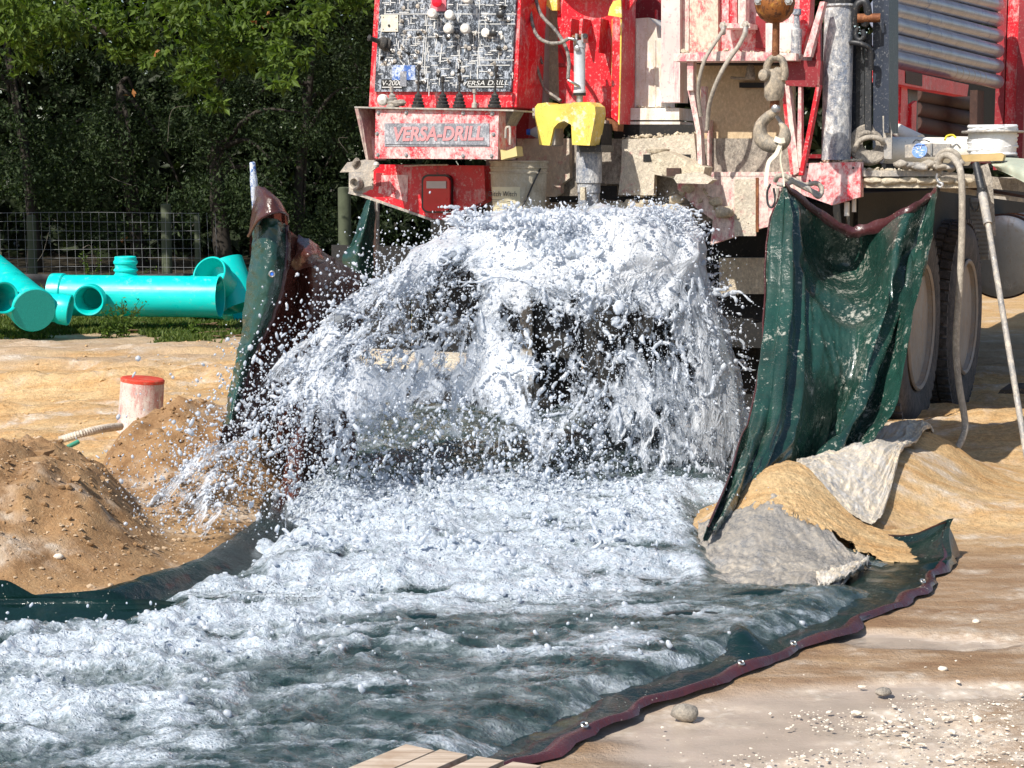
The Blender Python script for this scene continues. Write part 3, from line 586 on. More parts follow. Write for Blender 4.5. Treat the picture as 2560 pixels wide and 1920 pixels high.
def drape(name, A, nr, nc, mat, parent, fold=None, org=None, thick=.0025, flip=False):
    B = crom(A, np.linspace(0, 1, nr)); B = crom(B.transpose(1, 0, 2), np.linspace(0, 1, nc)).transpose(1, 0, 2)
    t, s = np.meshgrid(np.linspace(0, 1, nr), np.linspace(0, 1, nc), indexing='ij')
    ds = np.gradient(B, axis=1); dt = np.gradient(B, axis=0); nn = np.cross(ds, dt); nn /= np.linalg.norm(nn, axis=2)[..., None]+1e-9
    nn *= np.where(nn[..., 1:2] > 0, -1, 1)
    if fold is not None: B = B+nn*fold(s, t)[..., None]
    if org is not None: B = B-np.array(org)
    F = grid_faces(nr, nc)
    if flip: F = F[:, ::-1]
    o = npmesh(name, B.reshape(-1, 3), F, mat, parent, True); o['_B'] = 0; del o['_B']
    return o, B
def ring(name, p, nrm, r, parent, mat='grommet'):
    return lathe(name, [(r, -.001), (r, .003), (r*.75, .005), (r*.5, .003), (r*.5, -.001)], mat, parent, p, nrm, 16, True)
# the big green sheet hung from the deck at right
RY = [7.72, 7.55, 7.35, 7.12, 6.88, 6.62, 6.35]
RP = [[(1950, 478), (1962, 462), (1978, 475), (2100, 560), (2160, 565), (2262, 525), (2322, 487), (2346, 462)],
      [(1928, 600), (1955, 590), (1990, 590), (2060, 660), (2150, 675), (2235, 620), (2297, 590), (2330, 580)],
      [(1910, 750), (1955, 745), (2005, 740), (2080, 760), (2150, 775), (2225, 740), (2258, 725), (2303, 720)],
      [(1893, 900), (1940, 900), (2005, 900), (2075, 920), (2135, 925), (2180, 890), (2215, 880), (2270, 885)],
      [(1870, 1050), (1920, 1060), (1990, 1055), (2050, 1070), (2085, 1080), (2120, 1060), (2160, 1040), (2232, 1035)],
      [(1825, 1190), (1865, 1195), (1915, 1190), (1965, 1200), (2005, 1200), (2045, 1180), (2090, 1160), (2185, 1115)],
      [(1757, 1358), (1790, 1335), (1835, 1305), (1885, 1275), (1925, 1250), (1970, 1232), (2030, 1205), (2150, 1142)]]
CO = [.03, -.12, .02, .30, .30, -.02, .15, -.06]
def off(i, j): 
    k = CO[j]
    if i == 0: k *= .45
    if i >= 5: k *= .6
    k += (0, 0, 0, .02, .05, .10, .16)[i]*(j-3.5)
    if i in (0, 1) and j in (3, 4): k += .02
    if i in (2, 3) and j in (3, 4): k -= .20
    if i == 1 and j in (3, 4): k += .08
    return k
A = net([[(p[0], p[1], RY[i]+off(i, j)) for j, p in enumerate(r_)] for i, r_ in enumerate(RP)])
def foldR(s, t):
    pleat = ss(.40, .24, s)*(.016*np.sin(s*62+3*t+2.2*np.sin(4*t))+.007*np.sin(s*128+1+7*t)+.014*fbm(s*16, t*2.2, 0, 4, 16, .6, True))*ss(0, .12, t)
    rad = .016*fbm(s*5-4*t, t*1.5+2, 0, 3, 17, .5, True)*ss(.1, .35, t)*ss(.2, .4, s)+.03*fbm(s*7-6*t, t*1.5, 0, 3, 18, .5, True)*ss(.6, .8, t)
    diag = .03*np.exp(-((s-(.93-.30*t))/.022)**2)*ss(.05, .2, t)*(1-ss(.85, 1, t)) - .03*np.exp(-((s-(.86-.25*t))/.035)**2)*ss(.05, .25, t)
    d2 = .03*np.exp(-((t-(.16+.20*(1-(2*(s-.2)/.7-1)**2)))/.03)**2)*ss(.2, .35, s)*(1-ss(.85, .98, s))
    cr = .007*fbm(s*9, t*6, 0, 4, 14, .55, True)+.003*fbm(s*40, t*28, 0, 3, 15)
    return pleat+rad+diag-d2+cr
tp = W(1760, 1357, 6.6); tR = empty('tarp', tp, label='mud splashed green tarpaulin hanging by two corners from the truck deck', cat='tarp')
o, BR = drape('green_panel', A, 230, 250, 'tarp', tR, foldR, tp)
# its brown folded hem along the sagging top and the left edge
def hem_of(B, idx, w, name, parent, mat='hem', up=(0, 0, 1), seg=6):
    bm = bmesh.new(); pts = [Vector(B[i]) for i in idx]; bm_tube(bm, pts, w, seg); return fin(name, bm, mat, parent, True)
top = [(0, j) for j in range(0, 250, 5)]+[(0, 249)]
v = []; rim = [Vector(BR[i]) for i in top]
co = []
for k, p in enumerate(rim):
    q = k/(len(rim)-1); wd = .014+.040*max(0, math.sin(math.pi*min(1, max(0, q-.15)*1.2)))**.7
    for m_ in range(4):
        a = m_/3; co.append(p+Vector((0, -.012-.02*math.sin(a*3.1), .010-wd*a+.004*math.sin(k*1.7+m_))))
hm = npmesh('hem', [c_[:] for c_ in co], grid_faces(len(rim), 4), 'hem', tR)
hem_of(BR, [(i, 0) for i in range(0, 228, 6)], .0045, 'side_hem', tR)
# the sheet wrapped round a stake at left
tpL = W(640, 1320, 6.75); tL = empty('tarp', tpL, label='tarpaulin of green and brown sides wrapped round the marked stake at left', cat='tarp')
YL = [7.0, 6.98, 6.95, 6.95, 6.95, 6.95, 6.9]
gp = [[(634, 545), (660, 545), (692, 548), (716, 562)], [(630, 625), (656, 615), (692, 612), (717, 615)], [(617, 720), (650, 715), (683, 715), (703, 725)], [(603, 830), (630, 828), (655, 815), (675, 805)],
      [(587, 905), (604, 900), (622, 890), (640, 878)], [(572, 985), (585, 983), (600, 975), (612, 965)], [(560, 1060), (570, 1060), (580, 1055), (590, 1050)]]
A = net([[(p[0], p[1], YL[i]+(.05, -.05, -.05, .04)[j]) for j, p in enumerate(r_)] for i, r_ in enumerate(gp)])
o, BL = drape('green_panel', A, 120, 40, 'tarpL', tL, lambda s, t: .006*fbm(s*3, t*14, 0, 4, 41)+.004*fbm(s*9, t*40, 0, 3, 42), tpL)
hem_of(BL, [(i, 39) for i in range(0, 120, 4)], .011, 'hem', tL)
hd = net([[(636, 468, 7.0), (640, 466, 6.98), (646, 465, 6.96), (654, 466, 6.96), (660, 468, 6.98), (664, 472, 7.02)],
          [(630, 520, 7.02), (642, 505, 6.93), (660, 495, 6.88), (680, 490, 6.88), (696, 497, 6.93), (702, 505, 7.04)],
          [(621, 590, 7.0), (636, 562, 6.90), (660, 540, 6.84), (690, 529, 6.84), (714, 534, 6.90), (721, 552, 7.04)]])
o, BH = drape('brown_hood', hd, 30, 50, 'tarpbrown', tL, lambda s, t: .004*fbm(s*7, t*5, 0, 3, 44), tpL); hem_of(BH, [(29, j) for j in range(0, 50, 2)], .006, 'hem', tL)
hb2 = net([[(636, 470, 7.1), (655, 470, 7.16), (664, 474, 7.1)], [(626, 560, 7.1), (668, 545, 7.2), (716, 530, 7.1)], [(624, 640, 7.1), (668, 640, 7.22), (716, 640, 7.1)]])
drape('inner_fold', hb2, 20, 20, 'tarpbrown', tL, None, tpL)
bp = [[(716, 572), (745, 592), (790, 620), (850, 655), (906, 690)], [(706, 690), (745, 700), (790, 715), (850, 735), (905, 745)], [(672, 800), (720, 820), (780, 835), (840, 845), (895, 840)], [(620, 890), (690, 920), (760, 940), (830, 945), (890, 940)],
      [(572, 985), (660, 1030), (745, 1050), (820, 1050), (885, 1045)], [(546, 1110), (640, 1150), (740, 1160), (820, 1160), (890, 1150)], [(556, 1235), (650, 1260), (740, 1270), (820, 1275), (900, 1260)], [(640, 1330), (700, 1330), (760, 1330), (830, 1330), (900, 1320)]]
A = net([[(p[0], p[1], (7.05, 7.1, 7.12, 7.12, 7.1, 7.05, 6.9, 6.7)[i]+(-.05, .12, .05, .28, .42)[j]) for j, p in enumerate(r_)] for i, r_ in enumerate(bp)])
o, BB = drape('brown_panel', A, 170, 130, 'tarpbrown', tL, lambda s, t: .035*np.sin(s*23+4*t)*ss(.9, .5, s)*ss(.25, .5, t)+.02*fbm(s*4, t*6, 0, 4, 46, .5, True)+.004*fbm(s*20, t*30, 0, 3, 47), tpL)
fl = net([[(746, 586, 7.1), (775, 600, 7.05), (800, 622, 7.08)], [(740, 628, 7.0), (772, 636, 6.9), (812, 650, 7.0)], [(722, 672, 7.06), (765, 672, 7.0), (808, 655, 7.06)]])
drape('folded_flap', fl, 24, 24, 'tarpbrown', tL, lambda s, t: .012*fbm(s*4, t*4, 0, 3, 49), tpL)
ring('grommet', W(680, 685, 6.87)-tpL, (-.1, -1, .1), .013, tL); lathe('eyelet_hole', [(.0, .0), (.006, .001), (.005, 0)], 'bluecap', tL, W(680, 685, 6.865)-tpL, (-.1, -1, .1), 12)
# the stake with its blue lettering-like scuffs
sp0 = W(652, 700, 7.07); sp1 = W(631, 405, 7.0); MT['stake'] = paint('white_pipe_blue_print', (.60, .66, .74), .45, amt=.46, scale=26, mud=(.03, .11, .34), soft=.03, bump=0)
t = empty('stake', sp0, label='thin white pipe stake with blue markings holding up the left tarpaulin', cat='stake'); d = sp1-sp0
lathe('stake_pipe', [(.013, 0), (.0145, d.length*.75), (.0145, d.length*.86), (.0115, d.length*.9), (.0115, d.length-.004), (.009, d.length), (.008, d.length-.02)], 'stake', t, (0, 0, 0), d, 16)
# narrow green sheet and boards behind
tq = W(900, 720, 9.4); t = empty('tarp', tq, label='narrow strip of green tarpaulin hanging beside the boards under the red bumper', cat='tarp')
A = net([[(918, 500, 9.3), (928, 498, 9.25), (940, 500, 9.3)], [(885, 590, 9.3), (905, 590, 9.2), (935, 590, 9.3)], [(856, 650, 9.3), (890, 650, 9.2), (935, 650, 9.3)], [(880, 720, 9.3), (900, 720, 9.2), (930, 720, 9.3)]])
drape('green_panel', A, 50, 24, 'tarpL', t, lambda s, t: .01*fbm(s*3, t*6, 0, 4, 60), tq)

# ------------------------------------------------------------------ tarp on the ground
def tR_(y): return pl(y, [(3.0, -.55), (3.3, -.32), (3.94, .105), (4.29, .352), (4.62, .657), (5.18, 1.09), (5.47, 1.276), (5.80, 1.43), (6.0, 1.50), (6.12, 1.34), (6.35, 1.18), (6.8, 1.0), (8.8, .95), (9.4, .9)])
def tL_(y): return pl(y, [(3.0, -3.2), (5.06, -3.1), (5.12, -1.50), (5.20, -1.22), (5.7, -1.0), (6.3, -.90), (6.8, -.95), (8.8, -1.3)])
def tarpz(x, y):
    z = .022+.012*fbm(x*2.5, y*2.5, 0, 4, 81)+.004*fbm(x*14, y*14, 0, 3, 82)
    for (cx, cy, sx, sy, rr, h) in [(.74, 5.22, .22, .07, .15, .055), (.52, 5.0, .16, .06, 0, .04), (.40, 5.42, .2, .05, .1, .035), (-.24, 4.95, .14, .07, 0, .045), (-.52, 4.42, .14, .06, 0, .045), (.95, 5.75, .2, .05, .4, .04), (.15, 4.55, .3, .03, .3, .015), (-1.05, 5.1, .15, .06, 0, .05), (.62, 4.78, .05, .12, .2, .05)]:
        dx = (x-cx)*math.cos(rr)+(y-cy)*math.sin(rr); dy = -(x-cx)*math.sin(rr)+(y-cy)*math.cos(rr); z = z+h*np.exp(-(dx/sx)**2-(dy/sy)**2)
    r_ = tR_(y); l_ = tL_(y); z = z + .022*np.exp(-((x-r_)/.06)**2)*(1+.5*np.sin(y*9)*np.sin(y*4)) + .05*ss(l_+.14, l_+.02, x)
    z = z*(1-.72*np.exp(-((x-r_)/.07)**2)*(y < 5.75)) + .05*ss(.16, .02, 5.12-y)*ss(-1.1, -1.3, x)*(y < 5.13)
    z = z + .09*np.exp(-((x-1.52)/.12)**2-((y-6.0)/.12)**2)
    return z
ys = np.linspace(3.0, 9.4, 330); s_ = np.linspace(0, 1, 170)
YY = ys[:, None]+0*s_[None]; XX = tL_(ys)[:, None]*(1-s_)[None]+tR_(ys)[:, None]*s_[None]; XX = XX+.012*np.sin(YY*23)*ss(.9, 1, s_)[None]; ZZ = tarpz(XX, YY)
fl_ = npmesh('tarp', np.stack([XX, YY, ZZ], -1).reshape(-1, 3), grid_faces(330, 170)[:, ::-1], 'tarpfloor'); tag(fl_, 'wet green tarpaulin with brown hem spread on the ground under the rushing water', 'tarp')
co = []
for i in range(0, 330, 2):
    y = ys[i]; x = float(XX[i, -1]); z = float(ZZ[i, -1]); wv = .003*math.sin(y*40)
    for k in range(5):
        a = k/4; hw = .034+.016*math.sin(y*13+math.sin(y*31)); co.append((x-.025+hw*a, y-.012*a, tarpz(np.array([x-.025]), np.array([y]))[0]*(1-a)+a*.006+.010*math.sin(a*3.14)+wv+.004))
npmesh('hem', co, grid_faces(165, 5), 'hem', fl_)
for px, py in ((2355, 1462), (2108, 1616), (1588, 1822), (1990, 1668)):
    p = G(px, py, .02); p.x = float(tR_(p.y))-.012; p.z = float(tarpz(np.array([p.x]), np.array([p.y]))[0])+.016; ring('grommet', p, (.3, -.5, 1), .010, fl_)

# ------------------------------------------------------------------ running water over it
def foam_at(x, y):
    f = ss(4.55, 5.6, y)*.74+.10+.22*fbm(x*1.7+.6*y, y*3.1, 0, 3, 87)
    f = np.maximum(f, .72*ss(.1, -.7, x)*ss(3.95, 4.6, y))
    f = np.maximum(f, .60*ss(.0, -.9, x)*ss(3.4, 4.0, y)); f = np.maximum(f, .30*ss(3.8, 4.5, y)); f = np.maximum(f, .25)
    f = f*(1-.80*ss(.25, .8, x)*(1-ss(5.25, 5.75, y+.15*x)))
    f = f*(1-.9*ss(.95, 1.15, x))
    for (cx, cy, sx, sy) in [(.74, 5.2, .3, .10), (-.24, 4.93, .15, .06), (-.52, 4.40, .18, .06), (-1.05, 5.1, .2, .07), (-.9, 5.7, .25, .06), (.45, 5.75, .18, .05)]:
        f = f-.75*np.exp(-((x-cx)/sx)**2-((y-cy)/sy)**2)
    f = f-.8*ss(.42, .1, x-tL_(y))*ss(5.9, 5.5, y)
    f = f-.9*ss(.32, .08, 5.12-y)*ss(-.9, -1.2, x)*(y < 5.6)
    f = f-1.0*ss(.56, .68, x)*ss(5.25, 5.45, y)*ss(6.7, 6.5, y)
    f = f*(1-.88*ss(6.85, 7.2, y+.05*np.sin(x*9)))  # foam cut behind the splash, painting its shade onto the water
    return np.clip(f, 0, 1)
def wat(x, y):
    f = foam_at(x, y); amp = .010+.026*f+.014*ss(.2, -1.0, x)*ss(3.6, 4.4, y)
    wx = x+.10*fbm(x*3, y*3, 0, 3, 90); wy = y+.10*fbm(x*3+9, y*3, 0, 3, 92)
    b = fbm(wx*3.2, wy*5.5, 0, 3, 93)
    m = fbm(wx*8, wy*13, 0, 4, 95, .55, True)
    h = .6*fbm(x*22, y*26, 0, 4, 99, .65, True)+.8*np.maximum(0, vnoise(x*34, y*34, 0, 98))**2
    z = .058+.035*ss(5.0, 6.6, y)+amp*(1.1*b+.85*m+.52*h*f)+.0075*(1-.6*f)*fbm(wx*7-wy*5, wy*26+wx*9, 0, 4, 101, .6, True)
    l_ = tL_(y); r_ = tR_(y); z = z - .10*ss(l_+.30, l_+.05, x) - .065*ss(r_-.22, r_-.03, x) - .10*ss(.24, .04, 5.12-y)*ss(-.9, -1.2, x)*(y < 5.6) - .05*ss(.58, .72, x)*ss(5.3, 5.5, y)*ss(6.8, 6.5, y)
    return z, f, b, m, h
ny = 440; nx = 470
ys = 3.25+(9.3-3.25)*np.linspace(0, 1, ny)**1.45; s_ = np.linspace(0, 1, nx)
xl = np.maximum(tL_(ys)+.05, -2.3); xr = tR_(ys)-.03
YY = ys[:, None]+0*s_[None]; XX = xl[:, None]*(1-s_)[None]+xr[:, None]*s_[None]
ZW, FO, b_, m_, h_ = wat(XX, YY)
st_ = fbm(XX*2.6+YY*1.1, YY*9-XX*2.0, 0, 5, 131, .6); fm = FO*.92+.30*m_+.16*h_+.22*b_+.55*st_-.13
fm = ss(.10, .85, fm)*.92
n = N('rushing_water'); fo = n.attr('foam'); mv = n.map((1, 1.45, 1), (0, 0, .2))
wn = n.t.nodes.new('ShaderNodeTexNoise'); wn.inputs['Scale'].default_value = 6; wn.inputs['Detail'].default_value = 4; n.link(mv, wn.inputs[0]); vm = n.t.nodes.new('ShaderNodeVectorMath'); vm.operation = 'MULTIPLY_ADD'; n.link(wn.outputs['Color'], vm.inputs[0]); vm.inputs[1].default_value = (.05, .05, .04); n.link(mv, vm.inputs[2]); wv_ = vm.outputs[0]
x0 = n.noise(8, 7, .66, wv_); x1 = n.noise(26, 6, .70, wv_); x3 = n.noise(95, 3, .7); x4 = n.ramp(n.vor(85, wv_), [(.10, 1.0), (.34, 0.0)])
l1 = n.ramp(n.vor(14, wv_, 'DISTANCE_TO_EDGE'), [(.0, 1.0), (.11, 0.0)]); l2 = n.ramp(n.vor(40, wv_, 'DISTANCE_TO_EDGE'), [(.0, 1.0), (.16, 0.0)])
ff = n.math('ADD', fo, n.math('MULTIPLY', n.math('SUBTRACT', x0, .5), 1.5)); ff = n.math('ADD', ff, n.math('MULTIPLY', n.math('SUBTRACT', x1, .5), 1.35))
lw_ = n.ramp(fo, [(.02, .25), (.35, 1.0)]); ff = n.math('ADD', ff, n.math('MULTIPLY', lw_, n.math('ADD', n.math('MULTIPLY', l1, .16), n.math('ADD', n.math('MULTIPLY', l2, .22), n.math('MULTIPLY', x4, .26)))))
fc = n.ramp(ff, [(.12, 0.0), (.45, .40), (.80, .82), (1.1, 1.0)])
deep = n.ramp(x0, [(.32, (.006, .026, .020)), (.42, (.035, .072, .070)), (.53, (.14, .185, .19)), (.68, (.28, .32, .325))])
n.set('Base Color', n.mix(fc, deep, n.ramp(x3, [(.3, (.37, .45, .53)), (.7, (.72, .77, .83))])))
n.set('Roughness', n.mix(fc, .05, .20)); n.set('IOR', 1.36); n.set('Alpha', n.math('ADD', n.math('MULTIPLY', fc, .3), .74, True)); n.set('Coat Weight', .7); n.set('Coat Roughness', .05)
n.bump(n.math('ADD', n.math('ADD', x1, n.math('MULTIPLY', x3, .45)), n.math('MULTIPLY', x4, .30)), .8, .020); MT['water'] = n.m
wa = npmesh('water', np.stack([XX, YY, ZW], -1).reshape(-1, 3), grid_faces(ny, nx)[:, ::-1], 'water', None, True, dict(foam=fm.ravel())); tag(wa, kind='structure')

# ------------------------------------------------------------------ flying water: points grown together into one liquid surface
n = N('splashing_water')
lw = n.t.nodes.new('ShaderNodeLayerWeight'); lw.inputs[0].default_value = .45
cc = n.ramp(n.noise(16, 5, .6), [(.35, (.64, .69, .76)), (.65, (.84, .87, .92))]); n.set('Base Color', cc); n.set('Roughness', .16); n.set('IOR', 1.33)
n.set('Transmission Weight', n.ramp(n.noise(9, 5, .7), [(.42, .05), (.65, .38)])); n.set('Coat Weight', .7); n.set('Coat Roughness', .05)
n.bump(n.noise(70, 4, .7), .5, .006)
tr = n.t.nodes.new('ShaderNodeBsdfTranslucent'); tr.inputs[0].default_value = (.8, .87, .95, 1); mx = n.t.nodes.new('ShaderNodeMixShader'); mx.inputs[0].default_value = .34
n.link(n.p.outputs[0], mx.inputs[1]); n.link(tr.outputs[0], mx.inputs[2]); n.link(mx.outputs[0], n.out.inputs[0]); MT['splash'] = n.m
def liquid(name, P, rad, voxel, adapt=.15):
    me = bpy.data.meshes.new('pts'); me.vertices.add(len(P)); me.vertices.foreach_set('co', np.asarray(P, np.float32).ravel())
    me.attributes.new('rad', 'FLOAT', 'POINT').data.foreach_set('value', np.asarray(rad, np.float32))
    o = bpy.data.objects.new('pts', me); COL.objects.link(o)
    ng = bpy.data.node_groups.new('grow', 'GeometryNodeTree'); ng.interface.new_socket('Geometry', in_out='INPUT', socket_type='NodeSocketGeometry'); ng.interface.new_socket('Geometry', in_out='OUTPUT', socket_type='NodeSocketGeometry')
    gi = ng.nodes.new('NodeGroupInput'); go = ng.nodes.new('NodeGroupOutput'); a = ng.nodes.new('GeometryNodeMeshToPoints'); b = ng.nodes.new('GeometryNodePointsToVolume'); c = ng.nodes.new('GeometryNodeVolumeToMesh'); at = ng.nodes.new('GeometryNodeInputNamedAttribute'); at.data_type = 'FLOAT'; at.inputs[0].default_value = 'rad'
    b.resolution_mode = 'VOXEL_SIZE'; b.inputs['Voxel Size'].default_value = voxel; c.resolution_mode = 'GRID'; c.inputs['Adaptivity'].default_value = adapt; c.inputs['Threshold'].default_value = .1
    ng.links.new(gi.outputs[0], a.inputs[0]); ng.links.new(at.outputs[0], a.inputs['Radius']); ng.links.new(a.outputs[0], b.inputs[0]); ng.links.new(at.outputs[0], b.inputs['Radius'])
    ng.links.new(b.outputs[0], c.inputs[0]); ng.links.new(c.outputs[0], go.inputs[0])
    md = o.modifiers.new('g', 'NODES'); md.node_group = ng; dg = bpy.context.evaluated_depsgraph_get(); m2 = bpy.data.meshes.new_from_object(o.evaluated_get(dg)); bpy.data.objects.remove(o)
    m2.name = name; m2.materials.clear(); m2.materials.append(MT['splash']); m2.polygons.foreach_set('use_smooth', np.full(len(m2.polygons), True)); m2.update()
    print('liquid', name, len(P), len(m2.polygons)); return link(bpy.data.objects.new(name, m2))
C0 = np.array([.245, 7.72]); ZT = 1.13
def rlim(ph): return pl(ph, [(-115, 1.42), (-80, 1.58), (-55, 1.46), (-20, 1.02), (10, .80), (50, .82), (80, .82), (115, .74)])
def rbeg(ph): return pl(ph, [(-115, .26), (-70, .26), (0, .24), (60, .32), (115, .34)])
def pw(ph): return pl(ph, [(-115, 1.45), (-70, 1.5), (-40, 1.6), (0, 1.8), (60, 2.7), (115, 3.0)])
def traj(ph, t, k=1.0, zt=ZT):
    r = rbeg(ph)+(rlim(ph)*k-rbeg(ph))*t; a = np.radians(ph); z = zt-(zt-.05)*t**pw(ph)
    return np.stack([C0[0]+np.sin(a)*r, C0[1]-np.cos(a)*r*.85-.95*ss(.3, 1.3, r*np.clip(-np.sin(a), 0, 1)), z], -1)
PTS = []; RAD = []
r = np.random.default_rng(42)
HOLES = [(1150, 730, 55, 130, 1.1), (1355, 830, 70, 55, 1.0), (1530, 840, 120, 60, .9), (1670, 860, 60, 60, .9), (1365, 965, 60, 60, 1.0), (1050, 1110, 110, 110, 1.2), (1240, 1100, 90, 110, 1.1), (1440, 1140, 110, 85, 1.1), (860, 1110, 170, 110, 1.0), (700, 1080, 120, 130, .8), (1020, 800, 90, 60, .7), (1480, 960, 60, 60, .6), (1870, 820, 40, 45, .9), (740, 980, 60, 50, .5)]
DENSE = [(1100, 930, 260, 45, .45), (1250, 900, 160, 40, .35), (1500, 700, 300, 60, .35), (1750, 760, 110, 120, .30), (1720, 1130, 180, 160, .42), (1290, 1010, 40, 180, .35), (760, 900, 170, 50, .25), (1600, 1000, 200, 50, .25), (960, 720, 90, 90, .25)]
def px2(x, y, z): return 1280+FPX*x/y, 430+FPX*(CAMH-z)/y
def density(p, PH, TT):
    px, py = px2(p[..., 0], np.full_like(p[..., 0], 7.15), p[..., 2]); wx = px+40*fbm(p[..., 0]*4, p[..., 2]*4, 0, 4, 141); wy = py+35*fbm(p[..., 0]*4+7, p[..., 2]*4, 0, 4, 142)
    D = .18+.95*ss(740, 600, wy)+.45*ss(1190, 1290, py)+.38*fbm(p[..., 0]*3.2, p[..., 2]*3.2, 0, 4, 143)
    for (cx, cy, sx, sy, h) in HOLES: D = D-.72*h*np.exp(-(((wx-cx)/sx)**2+((wy-cy)/sy)**2)**1.3)
    for (cx, cy, sx, sy, h) in DENSE: D = D+.62*h*np.exp(-((wx-cx)/sx)**2-((wy-cy)/sy)**2)
    return D-.12*ss(1000, 700, wx)
def sheet_uv(PH, TT, k, cell): rr = rbeg(PH)+(rlim(PH)*k-rbeg(PH))*TT; return np.radians(PH)*(.25+.55*rr)/cell, TT*1.35/cell
def sheet_pos(PH, TT, k, zt, u, v, li):
    p = traj(PH, TT, k, zt); nz = .055*ss(0, .3, TT)+.02
    return p + np.stack([nz*fbm(u*.7, v*.7, 0, 3, 170+li), nz*fbm(u*.7+5, v*.7, 0, 3, 180+li)+.012*fbm(u*2, v*2, 0, 3, 185+li, .55), nz*.9*fbm(u*.9+11, v*.9, 0, 4, 190+li)+.007*fbm(u*4, v*4, 0, 2, 195+li)], -1)
# thin torn sheets of aerated water
n = N('water_sheet'); cx_ = n.t.nodes.new('ShaderNodeCombineXYZ'); n.link(n.attr('su'), cx_.inputs[0]); n.link(n.attr('sv'), cx_.inputs[1]); n.link(n.attr('sl'), cx_.inputs[2]); vec = cx_.outputs[0]
wn = n.t.nodes.new('ShaderNodeTexNoise'); wn.inputs['Scale'].default_value = 1.1; wn.inputs['Detail'].default_value = 5; wn.inputs['Roughness'].default_value = .6; n.link(vec, wn.inputs[0])
vm = n.t.nodes.new('ShaderNodeVectorMath'); vm.operation = 'MULTIPLY_ADD'; n.link(wn.outputs['Color'], vm.inputs[0]); vm.inputs[1].default_value = (1.5, 1.5, 0); n.link(vec, vm.inputs[2]); wv_ = vm.outputs[0]
e1 = n.ramp(n.vor(1.0, wv_, 'DISTANCE_TO_EDGE'), [(.015, 1.0), (.085, 0.0)]); e2_ = n.ramp(n.vor(2.7, wv_, 'DISTANCE_TO_EDGE'), [(.02, 1.0), (.13, 0.0)]); e3 = n.ramp(n.vor(7.0, wv_, 'DISTANCE_TO_EDGE'), [(.02, 1.0), (.22, 0.0)])
n1 = n.noise(2.2, 9, .68, wv_); n2 = n.noise(14, 5, .7, wv_); Dn = n.attr('dens')
F_ = n.math('ADD', n.math('MULTIPLY', e1, .55), n.math('MULTIPLY', e2_, .34)); F_ = n.math('ADD', F_, n.math('MULTIPLY', e3, .16)); F_ = n.math('ADD', F_, n.math('MULTIPLY', n.math('SUBTRACT', n1, .5), 1.5)); F_ = n.math('ADD', F_, n.math('MULTIPLY', n.math('SUBTRACT', n2, .5), .9)); F_ = n.math('ADD', F_, Dn)
al = n.ramp(F_, [(.26, 0.0), (.38, .30), (.56, .46), (.68, .92), (.95, 1.0)]); n.set('Alpha', al)
n.set('Base Color', n.ramp(F_, [(.3, (.50, .56, .64)), (.62, (.68, .73, .80)), (1.1, (.86, .89, .93))])); n.set('Roughness', .22); n.set('Coat Weight', .5); n.set('Coat Roughness', .06)
n.bump(F_, .55, .016)
tr = n.t.nodes.new('ShaderNodeBsdfTranslucent'); tr.inputs[0].default_value = (.8, .86, .93, 1); mx = n.t.nodes.new('ShaderNodeMixShader'); n.link(n.math('MULTIPLY', al, .3), mx.inputs[0])
n.link(n.p.outputs[0], mx.inputs[1]); n.link(tr.outputs[0], mx.inputs[2]); n.link(mx.outputs[0], n.out.inputs[0]); MT['sheet'] = n.m
LAY = [(1.0, .20, 1.14, 0.0), (.86, .17, 1.12, -.16), (.64, .20, 1.07, -.30)]
splash_root = None
for li, (k, cell, zt, dd) in enumerate(LAY):
    PH, TT = np.meshgrid(np.linspace(-116, 116, 230), np.linspace(0, 1, 150), indexing='ij'); u, v = sheet_uv(PH, TT, k, cell)
    p = sheet_pos(PH, TT, k, zt, u, v, li)
    Dv = density(p, PH, TT)+dd; Dv = Dv-.9*ss(104, 116, np.abs(PH))-.5*ss(.95, 1, TT)
    o = npmesh('water_sheet', p.reshape(-1, 3), grid_faces(230, 150), 'sheet', None, True, dict(su=u.ravel(), sv=(v*.72).ravel(), sl=np.full(u.size, li*7.3), dens=Dv.ravel()))
    tag(o, 'thin torn sheets of aerated water falling in an umbrella from under the truck tail', 'water splash', 'layered sheets of the burst of water', 'stuff')
    ph = np.arange(-114, 116, .36); tt = np.linspace(0, 1, 300); PH, TT = np.meshgrid(ph, tt, indexing='ij'); PH = PH+r.normal(0, .10, PH.shape); TT = np.clip(TT+r.normal(0, .0012, TT.shape), 0, 1)
    u, v = sheet_uv(PH, TT, k, cell); p = sheet_pos(PH, TT, k, zt, u, v, li); D = density(p, PH, TT)+dd
    wu = 1.1*fbm(u*.6, v*.5, 0, 4, 100+li, .6); wv = 1.1*fbm(u*.6+40, v*.5, 0, 4, 120+li, .6)
    f1, f2 = voro(u+wu, (v+wv)*.60, 7+li); e = f2-f1; mid = fbm(u*1.1, v*.8, 0, 4, 150+li, .6)
    keep = (e < .024+.050*np.clip(D+.4, 0, 1)) & (mid+.6*D > -.34) & (D < .62)
    keep |= (fbm(u*5, v*4.5, 0, 3, 157+li, .6) > .50-.25*np.clip(D, 0, .6)) & (D < .62)
    p[..., 1] -= .006
    rad = (.0034+.0036*np.exp(-e/.018))*(.75+.8*np.abs(fbm(u*3, v*3, 3, 2, 156+li)))
    PTS.append(p[keep]); RAD.append(rad[keep])
